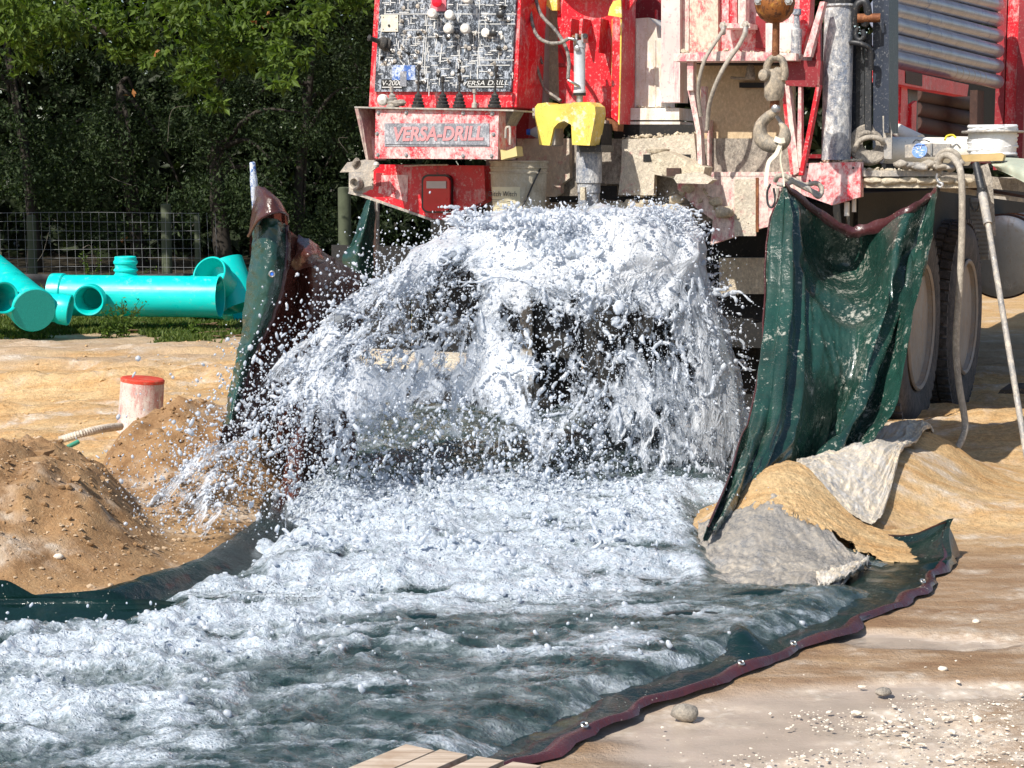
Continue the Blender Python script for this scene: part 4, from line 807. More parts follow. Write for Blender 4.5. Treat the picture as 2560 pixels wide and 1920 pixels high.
# boiling cap
n = 16000; a = r.uniform(-math.pi, math.pi, n); q = r.random(n)**.5; cx = C0[0]+.02+.46*q*np.cos(a); cy = C0[1]-.05+.32*q*np.sin(a)
top = ZT-.025+.05*fbm(cx*5, cy*5, 0, 3, 201)+.034*fbm(cx*10, cy*10, 0, 3, 205, .5, True)-.17*q**3+.02
cz = top-.012; PTS.append(np.stack([cx, cy, cz], -1)); RAD.append(np.full(n, .020))
# thrown strands
for k in range(860):
    if k < 600: ph0 = r.uniform(-92, 105)*(1 if r.random() < .7 else .9); t0 = r.random(); p0 = traj(np.array([ph0]), np.array([min(t0, .95)]), r.uniform(.65, 1.06))[0]; a = math.radians(ph0+r.normal(0, 30)); sp_ = r.uniform(.04, .20); vz = r.uniform(-.12, .10)
    elif k < 740: a = r.uniform(-math.pi, math.pi); p0 = np.array([C0[0]+.48*math.sin(a), C0[1]-.33*math.cos(a), ZT-.03+r.normal(0, .02)]); sp_ = r.uniform(.02, .12); vz = r.uniform(.0, .09)
    else: x = r.uniform(-.75, .5); y = r.uniform(5.6, 7.2); p0 = np.array([x, y, .10]); a = r.uniform(-3.1, 3.1); sp_ = r.uniform(.02, .08); vz = r.uniform(.03, .13)
    m = 20; s = np.linspace(0, 1, m)[:, None]; cv = r.normal(0, .035, 3); cw = r.normal(0, .015, 3); f_ = r.uniform(3, 9)
    P_ = p0+s*np.array([math.sin(a)*sp_, -math.cos(a)*sp_*.8, vz])+s**2*np.array([0, 0, -.10*abs(vz)-.06])+np.sin(s*4)*cv*.5+np.sin(s*f_*2)*cw*.4
    PTS.append(P_); RAD.append((.0075*(1-.6*s[:, 0])*r.uniform(.5, 1.2)*(1+.35*np.sin(s[:, 0]*f_*3))+.003*np.exp(-((s[:, 0]-1)/.08)**2)+.0012))
for k in range(520):
    a = r.uniform(-2.4, 2.4); q = r.random()**.35; x0 = C0[0]+.02+.47*q*math.sin(a); y0 = C0[1]-.05-.33*q*math.cos(a); z0 = ZT+.0-.15*q**3; s = np.linspace(0, 1, 10)[:, None]; h_ = r.uniform(.02, .075)
    PTS.append(np.array([x0, y0, z0])+s*np.array([math.sin(a)*h_*.6, -math.cos(a)*h_*.5, h_*r.uniform(.2, 1)])+np.sin(s*5)*r.normal(0, .004, 3)); RAD.append(.0085*(1-.8*s[:, 0])+.0010)
P = np.concatenate(PTS); RR = np.concatenate(RAD); ok = P[:, 2] > .03
sp = liquid('water_splash', P[ok], RR[ok], .0068, .4); tag(sp, 'umbrella shaped burst of white water gushing out from under the truck tail', 'water splash', kind='stuff')
# froth heaped on the running water
n = 30000; x = r.uniform(-2.2, 1.0, n); y = r.uniform(4.0, 7.4, n); z, f, b, m, h = wat(x, y); cl = fbm(x*7+3, y*9, 0, 4, 211, .6)
k = (r.random(n) < .22*f**1.5*ss(.15, .8, m+.6*b+.9*cl)) & (x > tL_(y)+.2) & (x < tR_(y)-.1) & ~((x > .58) & (y > 5.2) & (y < 6.7))
x, y, z, m, f, cl = x[k], y[k], z[k], m[k], f[k], cl[k]; rad = r.uniform(.004, .0095, len(x))
hh = np.abs(r.normal(0, .010, len(x)))*(1+1.5*ss(5.4, 6.6, y))*(1+cl)
fr = liquid('water_froth', np.concatenate([np.stack([x, y, z+hh*.9-.003], -1), np.stack([x+.005, y, z+hh*.5-.004], -1)]), np.concatenate([rad, rad*1.1]), .0060, .25); tag(fr, 'heaped white froth churning on the water over the tarpaulin', 'froth', kind='stuff')
# single drops in the air
def drops(name, P, rad, label, seed, sub=1, el=1.5):
    bm = bmesh.new(); (bmesh.ops.create_icosphere(bm, subdivisions=sub, radius=1) if sub else bmesh.ops.create_cone(bm, cap_ends=True, segments=4, radius1=1, radius2=0, depth=2)); bmesh.ops.triangulate(bm, faces=bm.faces) if not sub else None; bv = np.array([v.co[:] for v in bm.verts]); bf = np.array([[v.index for v in f.verts] for f in bm.faces]); bm.free()
    r = np.random.default_rng(seed); n = len(P); d = r.normal(0, 1, (n, 3)); d[:, 2] -= 1.0; d /= np.linalg.norm(d, axis=1)[:, None]; e = 1+np.abs(r.normal(0, el-1, n))+1.6*(r.random(n) < .15)*r.random(n)
    dt = bv@d.T; V = bv[None]*rad[:, None, None]+(dt.T*(rad*(e-1))[:, None])[..., None]*d[:, None]; V = V+P[:, None]
    F = bf[None]+(np.arange(n)*len(bv))[:, None, None]; o = npmesh(name, V.reshape(-1, 3), F.reshape(-1, 3), 'splash', None, True); return tag(o, label, 'water drops', kind='stuff')
n = 3400; ph = r.uniform(-115, 112, n); t = r.random(n)**.75; k = r.uniform(.55, 1.12, n); P = traj(ph, t, k); P += r.normal(0, .035, P.shape); P[:, 1] -= np.abs(r.normal(0, .1, n)); rad = np.exp(r.normal(-5.9, .58, n)); rad = np.minimum(rad, .014)
ok = P[:, 2] > .05; drops('water_drops', P[ok], rad[ok], 'thousands of white drops flying around the burst of water', 2)
n = 2300; px = r.uniform(600, 1520, n); py = r.uniform(980, 1240, n); yy = r.uniform(6.6, 6.95, n); P = np.array([W(a, b, c)[:] for a, b, c in zip(px, py, yy)]); ok = (P[:, 2] > .05) & (fbm(P[:, 0]*4, P[:, 2]*4, 0, 3, 221) > -.25)
drops('water_drops', P[ok], np.minimum(np.exp(r.normal(-5.75, .55, n)), .013)[ok], 'round drops falling in the dark gaps at the foot of the burst', 7)
n = 4200; ph = r.uniform(-100, -40, n); t = r.uniform(.3, 1, n); P = traj(ph, t, 1.0); P += np.stack([-np.abs(r.normal(0, .12, n)), r.normal(-.1, .15, n), r.normal(-.05, .12, n)], -1); rad = np.minimum(np.exp(r.normal(-5.75, .45, n)), .012); ok = (P[:, 2] > .06)
drops('water_drops', P[ok], rad[ok], 'scattered drops flung over the brown bank left of the burst', 3)
n = 1500; x = r.uniform(-2.1, 1.0, n); y = r.uniform(4.4, 7, n); z, f, b, m, h = wat(x, y); ok = (r.random(n) < f**1.5) & (x > tL_(y)+.2) & (x < tR_(y)-.1); P = np.stack([x, y, z+np.abs(r.normal(0, .045, n))+.01], -1)[ok]
drops('water_drops', P, np.exp(r.normal(-5.6, .3, len(P))), 'small drops hopping above the foaming water on the tarpaulin', 4)
n = 10000; ph = r.uniform(-115, 112, n); t = r.random(n)**.6; k = r.uniform(.5, 1.12, n); P = traj(ph, t, k); P += r.normal(0, .045, P.shape); P[:, 1] -= np.abs(r.normal(0, .1, n)); ok = P[:, 2] > .06
drops('spray', P[ok], np.exp(r.normal(-6.15, .25, ok.sum())), 'fine spray hanging in front of the burst of water', 5, 0)
n = 1800; x = r.uniform(-1.6, .9, n); y = r.uniform(6.0, 7.0, n); P = np.stack([x, y, .08+np.abs(r.normal(0, .10, n))], -1)
drops('spray', P, np.exp(r.normal(-6.0, .25, n)), 'fine spray low over the foam at the foot of the burst', 6, 0)
# ------------------------------------------------------------------ drill truck, built in its own frame (x right, y forward, z up from the tail)
truck = empty('drill_truck', TO, -TH, 'red and white mud caked drilling truck seen from behind, tail towards the gushing water', 'drilling truck')
ORG = {truck.name: Vector((0, 0, 0))}
def thing(name, o, label, cat, group=None):
    t = empty(name, wor(o), -TH, label, cat, group); ORG[t.name] = Vector(o); return t
def og(par):
    while par.parent is not None: par = par.parent
    return ORG.get(par.name, Vector((0, 0, 0)))
def pg(name, pts, v, depth, mat, par=truck, bevel=.004, v2=None):
    """plate: outline measured on the plane v, given real thickness"""
    O = og(par); bm = bmesh.new(); bm_poly(bm, [T(x, y, v)-O for x, y in pts], Vector((0, depth, 0))); return fin(name, bm, mat, par, bevel=bevel)
def rc(name, x0, y0, x1, y1, v, depth, mat, par=truck, bevel=.004): return pg(name, [(x0, y0), (x1, y0), (x1, y1), (x0, y1)], v, depth, mat, par, bevel)
def tb(name, pts, r, mat, par=truck, seg=10, sm=6):
    O = og(par); return tube(name, [T(*p)-O for p in pts], r, mat, par, seg, sm)
def lt(name, prof, p, mat, par=truck, axis=(0, 0, 1), seg=24, close=False, auto=R(35)):
    return lathe(name, prof, mat, par, Vector(p)-og(par), axis, seg, close, auto)
def bx(name, x0, x1, y0, y1, z0, z1, mat, par=truck, bevel=.006):
    O = og(par); return box(name, x0-O.x, x1-O.x, y0-O.y, y1-O.y, z0-O.z, z1-O.z, mat, par, bevel)
_boltmesh = {}
def bolt(px, py, v, r=.008, par=truck, mat='greysteel', axis=(0, -1, 0)):
    k = (r, mat)
    if k not in _boltmesh:
        b = bmesh.new(); bm_lathe(b, [(r*1.5, 0), (r*1.5, r*.2), (r, r*.25), (r, r*.9), (r*.8, r*1.1)], (0, 0, 0), (0, -1, 0), 6); o = fin('bolt', b, mat, par); _boltmesh[k] = o.data
    else: o = link(bpy.data.objects.new('bolt', _boltmesh[k]), par)
    o.location = T(px, py, v)-og(par); return o

# --- control cabinet
cab = pg('control_cabinet', [(939, -40), (1304, -40), (1291, 268), (922, 270)], -.33, .30, 'red', bevel=.008)
pan = pg('control_panel', [(951, -40), (1292, -40), (1277, 229), (936, 229)], -.345, .016, paint('black_control_panel', (.016, .022, .032), .4, amt=.44, scale=24, mud=(.40, .44, .50), soft=.05, mud2=(.22, .27, .34), amt2=.36, bump=.2), cab, .002)  # pale mud blotches also paint glare onto the panel
vp = -.347
def prints(name, segs, wd, mat, par, v):   # flat printed lines on the panel
    bm = bmesh.new()
    for (a, b) in segs:
        A_ = T(*a, v); B_ = T(*b, v); d = (B_-A_); 
        if d.length < 1e-5: continue
        n_ = Vector((-d.z, 0, d.x)).normalized()*wd*.5; O = og(par)
        bm.faces.new([bm.verts.new(q-O) for q in (A_+n_, B_+n_, B_-n_, A_-n_)])
    return fin(name, bm, mat, par)
rr_ = random.Random(5); segs = []
for y0, x0, x1 in [(35, 960, 1290), (-8, 955, 1290), (150, 1200, 1285), (163, 1195, 1275), (60, 1200, 1288)]: segs.append(((x0, y0), (x1, y0)))
segs += [((1200, -30), (1193, 215)), ((1013, 75), (1062, 75)), ((1013, 75), (1000, 150)), ((1062, 75), (1055, 165)), ((1000, 150), (1012, 165)), ((1012, 165), (1055, 165)), ((1068, 40), (1060, 200)), ((1105, 110), (1100, 160)), ((955, 36), (948, 160)), ((1150, 110), (1145, 190))]
for k in range(270):
    x = rr_.uniform(945, 1282); y = rr_.uniform(-20, 215)
    if y > 194 and (x < 1012 or x > 1160): continue
    if rr_.random() < .65: segs.append(((x, y), (min(1284, x+rr_.uniform(6, 26)), y)))
    else: segs.append(((x, y), (x-.5, y+rr_.uniform(6, 28))))
prints('panel_print', segs, .0034, 'print_white', pan, vp)
def knob(px, py, r, L, mat, stem=True, v=vp, nm='knob', par=pan):
    ax = Vector((.18, -1, .05)) if L > .04 else Vector((0, -1, 0))
    pr = [(r*.55, 0), (r*.5, L*.55), (r*.9, L*.6), (r, L*.7), (r, L*.92), (r*.75, L), (0, L*1.03)]
    return lt(nm, pr, T(px, py, v), mat, par, ax, 16)
for px, py, r_, L_k, m_ in [(1090, 38, .023, .075, 'knobwhite'), (1133, 42, .023, .075, 'knobwhite'), (1130, 76, .023, .075, 'knobwhite'), (1172, 76, .023, .075, 'knobwhite'), (1177, 2, .023, .075, 'knobwhite'), (1217, 82, .021, .02, 'knobwhite'), (1237, 84, .017, .03, 'knobblack'), (1256, 38, .018, .035, 'knobblack'), (1290-40, 120, .012, .02, 'knobblack')]:
    knob(px, py, r_, L_k, m_)
rc('button_plate', 1077, -12, 1115, 28, vp-.004, .005, paint('pink_plate', (.62, .16, .2), .5, amt=.3, scale=20, mud=(.66, .55, .52)), pan, .003); knob(1098, 8, .024, .045, 'redlens', nm='emergency_button')
kp = rc('key_plate', 953, 37, 995, 79, vp-.004, .005, paint('aged_white_plate', (.62, .58, .48), .5, amt=.2, scale=30, mud=(.3, .24, .18)), pan, .002); lt('keyhole', [(.006, 0), (.006, .004), (.0, .004)], T(973, 64, vp-.004), 'knobblack', kp, (0, -1, 0), 10)
for q in ((958, 43), (990, 43), (958, 73), (990, 73)): bolt(*q, vp-.004, .003, kp)
lb = rc('sticker', 980, 163, 1038, 200, vp-.002, .002, paint('blue_white_sticker', (.50, .56, .64), .5, amt=.5, scale=22, mud=(.05, .13, .40), soft=.03, bump=0), pan, 0)
rc('chrome_strip', 1000, 178, 1016, 216, vp-.003, .003, 'plate', pan, 0)
# joystick at the left
lt('joystick', [(.028, 0), (.034, .01), (.028, .02), (.032, .03), (.022, .045), (.012, .05), (.011, .10), (.016, .11), (0, .12)], T(970, 112, vp), 'rubber', pan, (-.55, -1, .3), 14)
for k in range(78):
    x = rr_.uniform(950, 1278); y = rr_.choice([-12, 18, 50, 82, 92, 118, 130, 142, 155, 178, 186, 205])+rr_.uniform(-3, 3)
    if 1070 < x < 1185 and y < 90 or 948 < x < 1000 and y < 120 or 978 < x < 1040 and y > 158: continue
    if rr_.random() < .55: lt('switch', [(.009, 0), (.009, .006), (.004, .007), (.0035, .02), (.005, .026), (0, .027)], T(x, y, vp), rr_.choice(['knobblack', 'greysteel', 'knobwhite']), pan, (rr_.uniform(-.3, .3), -1, rr_.uniform(-.6, .6)), 8)
    else: lt('indicator', [(.010, 0), (.010, .004), (.007, .005), (.0, .008)], T(x, y, vp), rr_.choice(['knobblack', 'steel', 'knobwhite', 'greysteel']), pan, (0, -1, 0), 12)
rc('name_strip', 953, 198, 1006, 221, vp-.0005, .0012, 'knobblack', pan, 0); rc('name_strip', 1166, 198, 1260, 220, vp-.0005, .0012, 'knobblack', pan, 0)
text('panel_lettering', 'V-2000', 'print_white', pan, T(979, 208, vp-.0015), .034, (1, 0, 0), (0, 0, 1), .0006, .25, 1.1)
text('panel_lettering', 'VERSA DRILL', 'print_white', pan, T(1212, 208, vp-.0015), .031, (1, 0, 0), (0, 0, 1), .0006, .25, 1.35)
prints('panel_print', [((955, 218), (1004, 218)), ((1170, 217), (1258, 217))], .004, 'print_white', pan, vp-.001)
# levers with rubber boots standing on the shelf
def lever(px, yb, h, kind, lean=0, mat='rubber'):
    p = T(px, yb, -.45); p.z -= .004
    if kind == 'boot': o = lt('lever', [(.030, 0), (.032, .012), (.024, .016), (.028, .026), (.020, .031), (.024, .042), (.016, .047), (.018, .056), (.009, .064), (.0055, .07), (.005, h-.03), (.009, h-.028), (.010, h-.006), (.004, h)], p, mat, cab, (lean, 0, 1), 14, auto=R(25))
    else: o = lt('lever', [(.013, 0), (.013, .018), (.008, .024), (.006, .03), (.005, h-.02), (.009, h-.018), (.009, h)], p, mat, cab, (lean, 0, 1), 12)
    return o
lever(1045, 267, .20, 'boot', .03); lever(1107, 267, .145, 'boot', .0); lever(1148, 267, .15, 'boot', .02); lever(1186, 267, .085, 'stub', .0, 'greysteel'); lever(982, 267, .10, 'boot', -.06, 'greysteel'); lever(1236, 267, .19, 'boot', .05)
lt('lever_knob', [(.0, -.028), (.02, -.02), (.028, 0), (.02, .02), (0, .028)], T(957, 250, -.46), 'knobwhite', cab, (.3, -1, 0), 16)
o = rough = lt('mud_lump', [(0, -.02), (.03, -.01), (.036, 0), (.02, .018), (0, .02)], T(998, 258, -.46), 'greymud', cab); rough_mesh(o, .012, 30)
# shelf box with the name plate
shelf = pg('shelf', [(886, 266), (1284, 274), (1284, 278), (886, 270)], -.55, .23, 'greysteel', bevel=.002)
nb = pg('name_box', [(939, 273), (1247, 277), (1244, 398), (937, 396)], -.53, .2, 'redpink', bevel=.006)
npl = rc('name_plate', 961, 308, 1223, 366, -.534, .005, 'plate', nb, .001)
text('name_lettering', 'VERSA-DRILL', 'print_pink', npl, T(1093, 336, -.536), .088, (1, 0, 0), (0, 0, 1), .001, .2, .92, offset=.0025)
prints('plate_line', [((963, 361), (1218, 363))], .0022, 'print_dark', npl, -.536)
for q in [(946, 282), (1016, 282), (1158, 283), (1231, 284), (943, 334), (1234, 336), (945, 387), (1016, 388), (1158, 390), (1229, 390)]: bolt(*q, -.53, .0075, nb, 'steel')
bm = bmesh.new(); a = [T(887, 271, -.55), T(915, 400, -.50), T(921, 400, -.50), T(905, 300, -.53), T(895, 271, -.55)]; bm_poly(bm, a, Vector((0, .18, 0))); fin('side_wing', bm, paint('dusty_pink_steel', (.40, .24, .23), .6, amt=.5, scale=8, mud=(.52, .42, .36)), nb)
pg('side_web', [(895, 272), (939, 274), (937, 396), (921, 396)], -.40, .02, 'maroon', nb, .002); rc('reflector', 921, 294, 933, 308, -.41, .008, simple('orange_reflector', (.75, .12, .04), .3), nb, .003)
pg('handle', [(912, 330), (920, 327), (936, 350), (936, 394), (916, 392), (924, 352)], -.45, .02, 'redpink', nb, .003)
pg('side_wing', [(1247, 276), (1284, 279), (1262, 318), (1247, 300)], -.45, .12, 'greymud', nb, .003); pg('side_post', [(1247, 300), (1266, 314), (1262, 380), (1246, 398)], -.40, .1, 'rust', nb, .004)
tb('grab_handle', [(1264, 345, -.5), (1265, 322, -.5), (1270, 318, -.5), (1275, 322, -.5), (1275, 362, -.5)], .006, 'greysteel', nb)
pg('bracket', [(1251, 374), (1261, 379), (1284, 370), (1290, 366), (1293, 390), (1262, 397), (1253, 400)], -.52, .07, simple('straw_yellow_paint', (.62, .50, .22), .6), nb, .005)
# --- bumper wing with tail light
bw = pg('bumper', [(934, 411), (1210, 414), (1214, 500), (1110, 550), (1080, 547), (905, 485), (934, 470)], -.16, .10, 'red', bevel=.006)
pg('bumper_end', [(872, 424), (934, 420), (934, 476), (906, 484), (872, 478)], -.155, .09, 'greysteel', bw, .005); pg('bumper_edge', [(872, 478), (905, 485), (1080, 547), (1078, 552), (900, 491), (870, 484)], -.168, .02, 'greysteel', bw, .002)
lt('pipe_socket', [(.020, 0), (.031, 0), (.034, .004), (.034, .03), (.031, .034), (.024, .034), (.022, .03)], T(895, 458, -.155), 'greysteel', bw, (-.15, -1, 0), 24, True)
pg('faded_patch', [(952, 438), (1020, 437), (1018, 505), (945, 482)], -.163, .004, 'redpink', bw, .001); rc('slot', 940, 432, 953, 466, -.164, .005, 'maroon', bw, .003)
for y in (446, 459, 472): bolt(931, y, -.16, .004, bw)
def rrect(x0, y0, x1, y1, r, n=5):
    out = []
    for cx, cy, a0 in ((x1-r, y0+r, -90), (x1-r, y1-r, 0), (x0+r, y1-r, 90), (x0+r, y0+r, 180)):
        for k in range(n+1): a = R(a0+90*k/n); out.append((cx+r*math.cos(a), cy+r*math.sin(a)))
    return out
tl = pg('tail_light', rrect(1054, 436, 1128, 532, 16), -.185, .03, 'knobblack', bw, .004); pg('red_lens', rrect(1058, 441, 1124, 528, 14), -.200, .02, 'redlens', tl, .005); rc('white_lens', 1066, 453, 1115, 471, -.206, .01, 'whitelens', tl, .003)
pg('lens_rib', [(1066, 496), (1117, 496), (1117, 499), (1066, 499)], -.203, .004, 'redlens', tl, 0)
pg('step_plate', [(849, 431), (868, 406), (932, 396), (946, 414), (930, 428)], -.28, .012, 'greysteel', truck, .003); lt('step_bolt', [(.016, 0), (.017, .014), (.012, .04), (0, .042)], T(886, 413, -.28), 'greymud', truck, (.6, -.35, .7), 12)
lt('step_ball', [(0, -.016), (.012, -.011), (.016, 0), (.012, .011), (0, .016)], T(941, 412, -.3), 'knobwhite', truck, (0, 0, 1), 16)
tb('bumper_rod', [(1010, 415, -.19), (1060, 413, -.19), (1120, 412, -.19)], .004, 'creamplain', truck, 6, 0)
# legs under the bumper
rc('hanging_board', 921, 497, 940, 700, .28, .03, 'brownrust'); rc('hanging_bar', 940, 502, 946, 712, .20, .012, 'greysteel'); rc('hanging_bar', 917, 560, 921, 700, .20, .012, 'greysteel')
# --- mast
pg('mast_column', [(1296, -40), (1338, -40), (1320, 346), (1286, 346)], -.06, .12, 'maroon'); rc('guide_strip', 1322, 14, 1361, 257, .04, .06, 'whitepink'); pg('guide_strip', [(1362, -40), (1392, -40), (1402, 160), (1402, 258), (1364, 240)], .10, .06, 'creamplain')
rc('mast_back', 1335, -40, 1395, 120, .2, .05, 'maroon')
mc = pg('mast_channel', [(1392, -40), (1532, -40), (1530, 292), (1516, 300), (1398, 256)], .00, .05, 'red', truck, .004)
rc('inner_recess', 1396, 165, 1424, 168, -.006, .01, 'maroon', mc, 0); pg('mast_brace', [(1396, 120), (1402, 120), (1422, 160), (1416, 166)], -.012, .012, 'maroon', mc, .002); rc('mast_brace', 1396, 158, 1424, 166, -.013, .012, 'maroon', mc, .002)
pg('mast_flange', [(1532, -40), (1553, -40), (1549, 310), (1528, 293)], -.045, .20, 'red', mc, .003); tb('yellow_edge', [(1553, 48, -.048), (1551, 180, -.048), (1547, 312, -.048)], .004, 'yellow', mc, 6, 0); tb('yellow_edge', [(1531, 48, -.004), (1530, 180, -.004), (1529, 290, -.004)], .0025, 'yellow', mc, 6, 0)
drc = T(1474, 20, -.03); dr = (T(1556, 20, -.03)-T(1393, 20, -.03)).x/2
dm = lt('swivel_housing', [(dr*.94, T(0, 47, -.03).z-drc.z), (dr, T(0, 44, -.03).z-drc.z), (dr, .3)], drc+Vector((0, dr*.55, 0)), 'red', truck, (0, 0, 1), 48); lt('yellow_rim', [(dr*.95, -.006), (dr*1.012, -.006), (dr*1.012, .006), (dr*.98, .007)], drc+Vector((0, dr*.55, T(0, 45, -.03).z-drc.z)), 'yellow', dm, (0, 0, 1), 48)
pg('yellow_patch', [(1533, 3), (1552, -2), (1554, 44), (1520, 38), (1524, 20)], -.175+dr*.25, .01, 'yellow', dm, .002)
for px, y1 in ((1419, 132), (1448, 100), (1492, 132)): pg('rib', [(px, 46), (px+10, 46), (px+4, y1), (px, y1-5)], -.10, .10, 'red', dm, .002)
pg('yellow_chevron', [(1340, -40), (1393, -40), (1393, 26), (1378, 26), (1362, 10)], -.03, .03, 'yellow', truck, .003); pg('red_gusset', [(1556, -40), (1605, -40), (1590, -5), (1572, 24), (1556, 24)], .02, .03, 'red', truck, .003)
# hydraulic cylinder
hc0 = T(1449, 236, -.22); hc1 = T(1449, 104, -.22); Lc = (hc1-hc0).length
hcyl = lt('hydraulic_cylinder', [(.027, 0), (.029, .01), (.029, .018), (.0265, .022), (.0265, Lc-.03), (.029, Lc-.028), (.029, Lc), (.018, Lc+.006)], hc0, paint('light_grey_cylinder', (.50, .52, .54), .35, amt=.2, scale=10, mud=(.42, .38, .33)), truck, hc1-hc0, 28); lt('cylinder_rod', [(.016, -.05), (.016, .004)], hc0, 'steel', hcyl, hc1-hc0, 16); lt('gland', [(.030, -.006), (.030, .006)], hc0, 'knobblack', hcyl, hc1-hc0, 24)
rc('clevis', 1438, 84, 1443, 106, -.25, .06, 'steel', hcyl); rc('clevis', 1453, 84, 1458, 106, -.25, .06, 'steel', hcyl); lt('pin', [(.010, -.035), (.010, .035)], T(1449, 92, -.22), 'rust', hcyl, (1, 0, 0), 12); lt('bolt_head', [(.012, 0), (.012, .01)], T(1464, 90, -.24), 'black', hcyl, (0, -1, 0), 8)
tb('fitting', [(1439, 117, -.24), (1436, 100, -.27), (1422, 96, -.27)], .007, 'steel', hcyl); tb('fitting', [(1447, 215, -.25), (1432, 207, -.27), (1420, 200, -.27)], .006, 'steel', hcyl); lt('port', [(.013, 0), (.013, .02), (.008, .022)], T(1445, 122, -.24), 'steel', hcyl, (0, -1, 0), 10)
tb('hydraulic_hose', [(1322, -40, -.15), (1326, 30, -.2), (1340, 85, -.24), (1368, 106, -.27), (1400, 107, -.28), (1422, 96, -.27)], .0085, 'hose'); tb('hydraulic_hose', [(1335, -20, -.15), (1352, 35, -.2), (1388, 75, -.22), (1412, 112, -.24), (1422, 150, -.25), (1420, 198, -.27)], .0085, 'hose')
tb('hydraulic_hose', [(1338, 70, -.08), (1334, 130, -.1), (1348, 185, -.1), (1362, 222, -.1), (1385, 240, -.12), (1402, 252, -.14)], .0075, 'hose'); tb('hydraulic_hose', [(1346, 80, -.07), (1348, 130, -.07), (1356, 160, -.07)], .006, 'hose')
# the yellow breakout fork
yk = pg('breakout_fork', [(1337, 268), (1344, 259), (1368, 256), (1372, 262), (1428, 258), (1432, 256), (1474, 255), (1487, 266), (1489, 284), (1474, 364), (1430, 362), (1428, 312), (1410, 302), (1395, 308), (1384, 320), (1374, 364), (1348, 362), (1344, 330), (1338, 300)], -.32, .13, 'yellow', truck, .010)
pg('fork_boss', [(1484, 274), (1497, 290), (1488, 306), (1478, 308)], -.27, .06, 'yellow', yk, .005); pg('fork_lip', [(1374, 320), (1388, 316), (1388, 362), (1376, 365)], -.30, .1, 'greysteel', yk, .004); rc('fork_tab', 1331, 270, 1337, 296, -.30, .03, 'greysteel', yk)
rc('tool_joint', 1442, 362, 1503, 380, -.24, .16, 'black'); rc('tool_joint_upper', 1487, 308, 1503, 364, -.2, .14, 'dark')
pp = T(1472, 500, -.16); lt('drill_stem', [(.050, -.06), (.050, .03), (.054, .035), (.054, .075), (.0605, .08), (.0605, (T(0, 384, -.16).z-pp.z)*1.0)], pp, 'silver', truck, (0, 0, 1), 32)
rc('stem_wedge', 1450, 468, 1462, 500, -.26, .02, 'creamplain'); pg('clamp', [(1500, 290), (1532, 300), (1545, 310), (1543, 328), (1500, 322)], -.06, .08, 'rust')
rc('clamp_block', 1500, 300, 1514, 322, -.10, .06, 'greysteel')
# --- tail cross plates
rc('cross_beam', 1215, 346, 2000, 560, .12, .10, 'greymud')
pg('cross_plate', [(1293, 346), (1423, 346), (1424, 445), (1402, 462), (1402, 482), (1388, 492), (1330, 492), (1295, 480)], .02, .04, 'cream', truck, .004)
pg('cross_plate', [(1555, 348), (1640, 345), (1690, 338), (1735, 334), (1745, 440), (1700, 450), (1636, 436), (1634, 488), (1545, 488), (1553, 420)], .02, .04, 'cream', truck, .005)
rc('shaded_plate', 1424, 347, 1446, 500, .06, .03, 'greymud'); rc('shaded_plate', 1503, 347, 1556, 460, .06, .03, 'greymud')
for nm, q in (('opening_shade', (1608, 386, 1726, 404)), ('opening_shade', (1500, 464, 1542, 500)), ('opening_shade', (1374, 490, 1445, 506)), ('opening_shade', (1540, 491, 1672, 514))): rc(nm, *q, .016 if q[0] == 1608 else .05, .004, 'dark', truck, 0)  # dark patches laid on for the shade inside the openings
o = pg('mud_ledge', [(1520, 520), (1524, 508), (1560, 506), (1566, 498), (1576, 502), (1582, 508), (1596, 510), (1600, 500), (1612, 503), (1606, 516), (1650, 518), (1700, 512), (1720, 526), (1716, 548), (1520, 552)], -.04, .12, 'creamplain', truck, .012)
for (px, py, s) in ((1700, 530, .03), (1720, 470, .022), (1690, 500, .026), (1810, 530, .03), (1790, 505, .022)):
    o = blob('mud_clod', T(px, py, .0), (s*1.5, s, s), 'creamplain', truck, .45, px, 2)
rc('dark_gap', 1535, 312, 1740, 347, .10, .05, 'dark', truck, 0)  # dark slab put in for the shade of the gap
arm = pg('swing_arm', [(1626, 388), (1648, 382), (1664, 378), (1762, 418), (1757, 442), (1664, 440), (1634, 424)], -.16, .12, 'creamplain', truck, .01); rc('arm_end', 1666, 420, 1700, 440, -.175, .02, 'brownrust', arm); lt('arm_pad', [(.02, 0), (.05, .004), (.055, .02), (.03, .03), (0, .03)], T(1645, 384, -.1), 'creamplain', arm, (0, 0, 1), 16)
pd = pg('foot_pedal', [(1684, 446), (1690, 436), (1740, 430), (1782, 450), (1768, 460), (1692, 458)], -.22, .07, 'cream', truck, .012)
r = np.random.default_rng(77); CR = []; CRr = []
for (xa, ya, xb, yb, v_, n_) in [(1555, 346, 1740, 334, .03, 130), (1690, 133, 1800, 129, .05, 60), (1800, 130, 1985, 133, -.1, 60), (2050, 404, 2150, 402, -.02, 90), (1295, 346, 1420, 346, .03, 50), (1522, 510, 1715, 520, -.02, 110), (1690, 440, 2000, 440, .06, 60), (1545, 488, 1640, 488, .02, 30), (1740, 440, 1790, 520, .03, 50), (2155, 424, 2350, 428, -.01, 110), (1628, 384, 1760, 420, -.12, 60), (1560, 268, 1690, 270, .10, 30), (1700, 480, 1900, 570, .03, 60)]:
    for k in range(n_):
        t_ = r.random(); p = T(xa+(xb-xa)*t_, ya+(yb-ya)*t_+r.normal(0, 2.5), v_+r.uniform(0, .06)); CR.append(p[:]); CRr.append(min(.016, math.exp(r.normal(-5.1, .5))))
pieces('mud_crust', np.array(CR), np.array(CRr), 'creamplain', None, .7, 9, .45, truck)
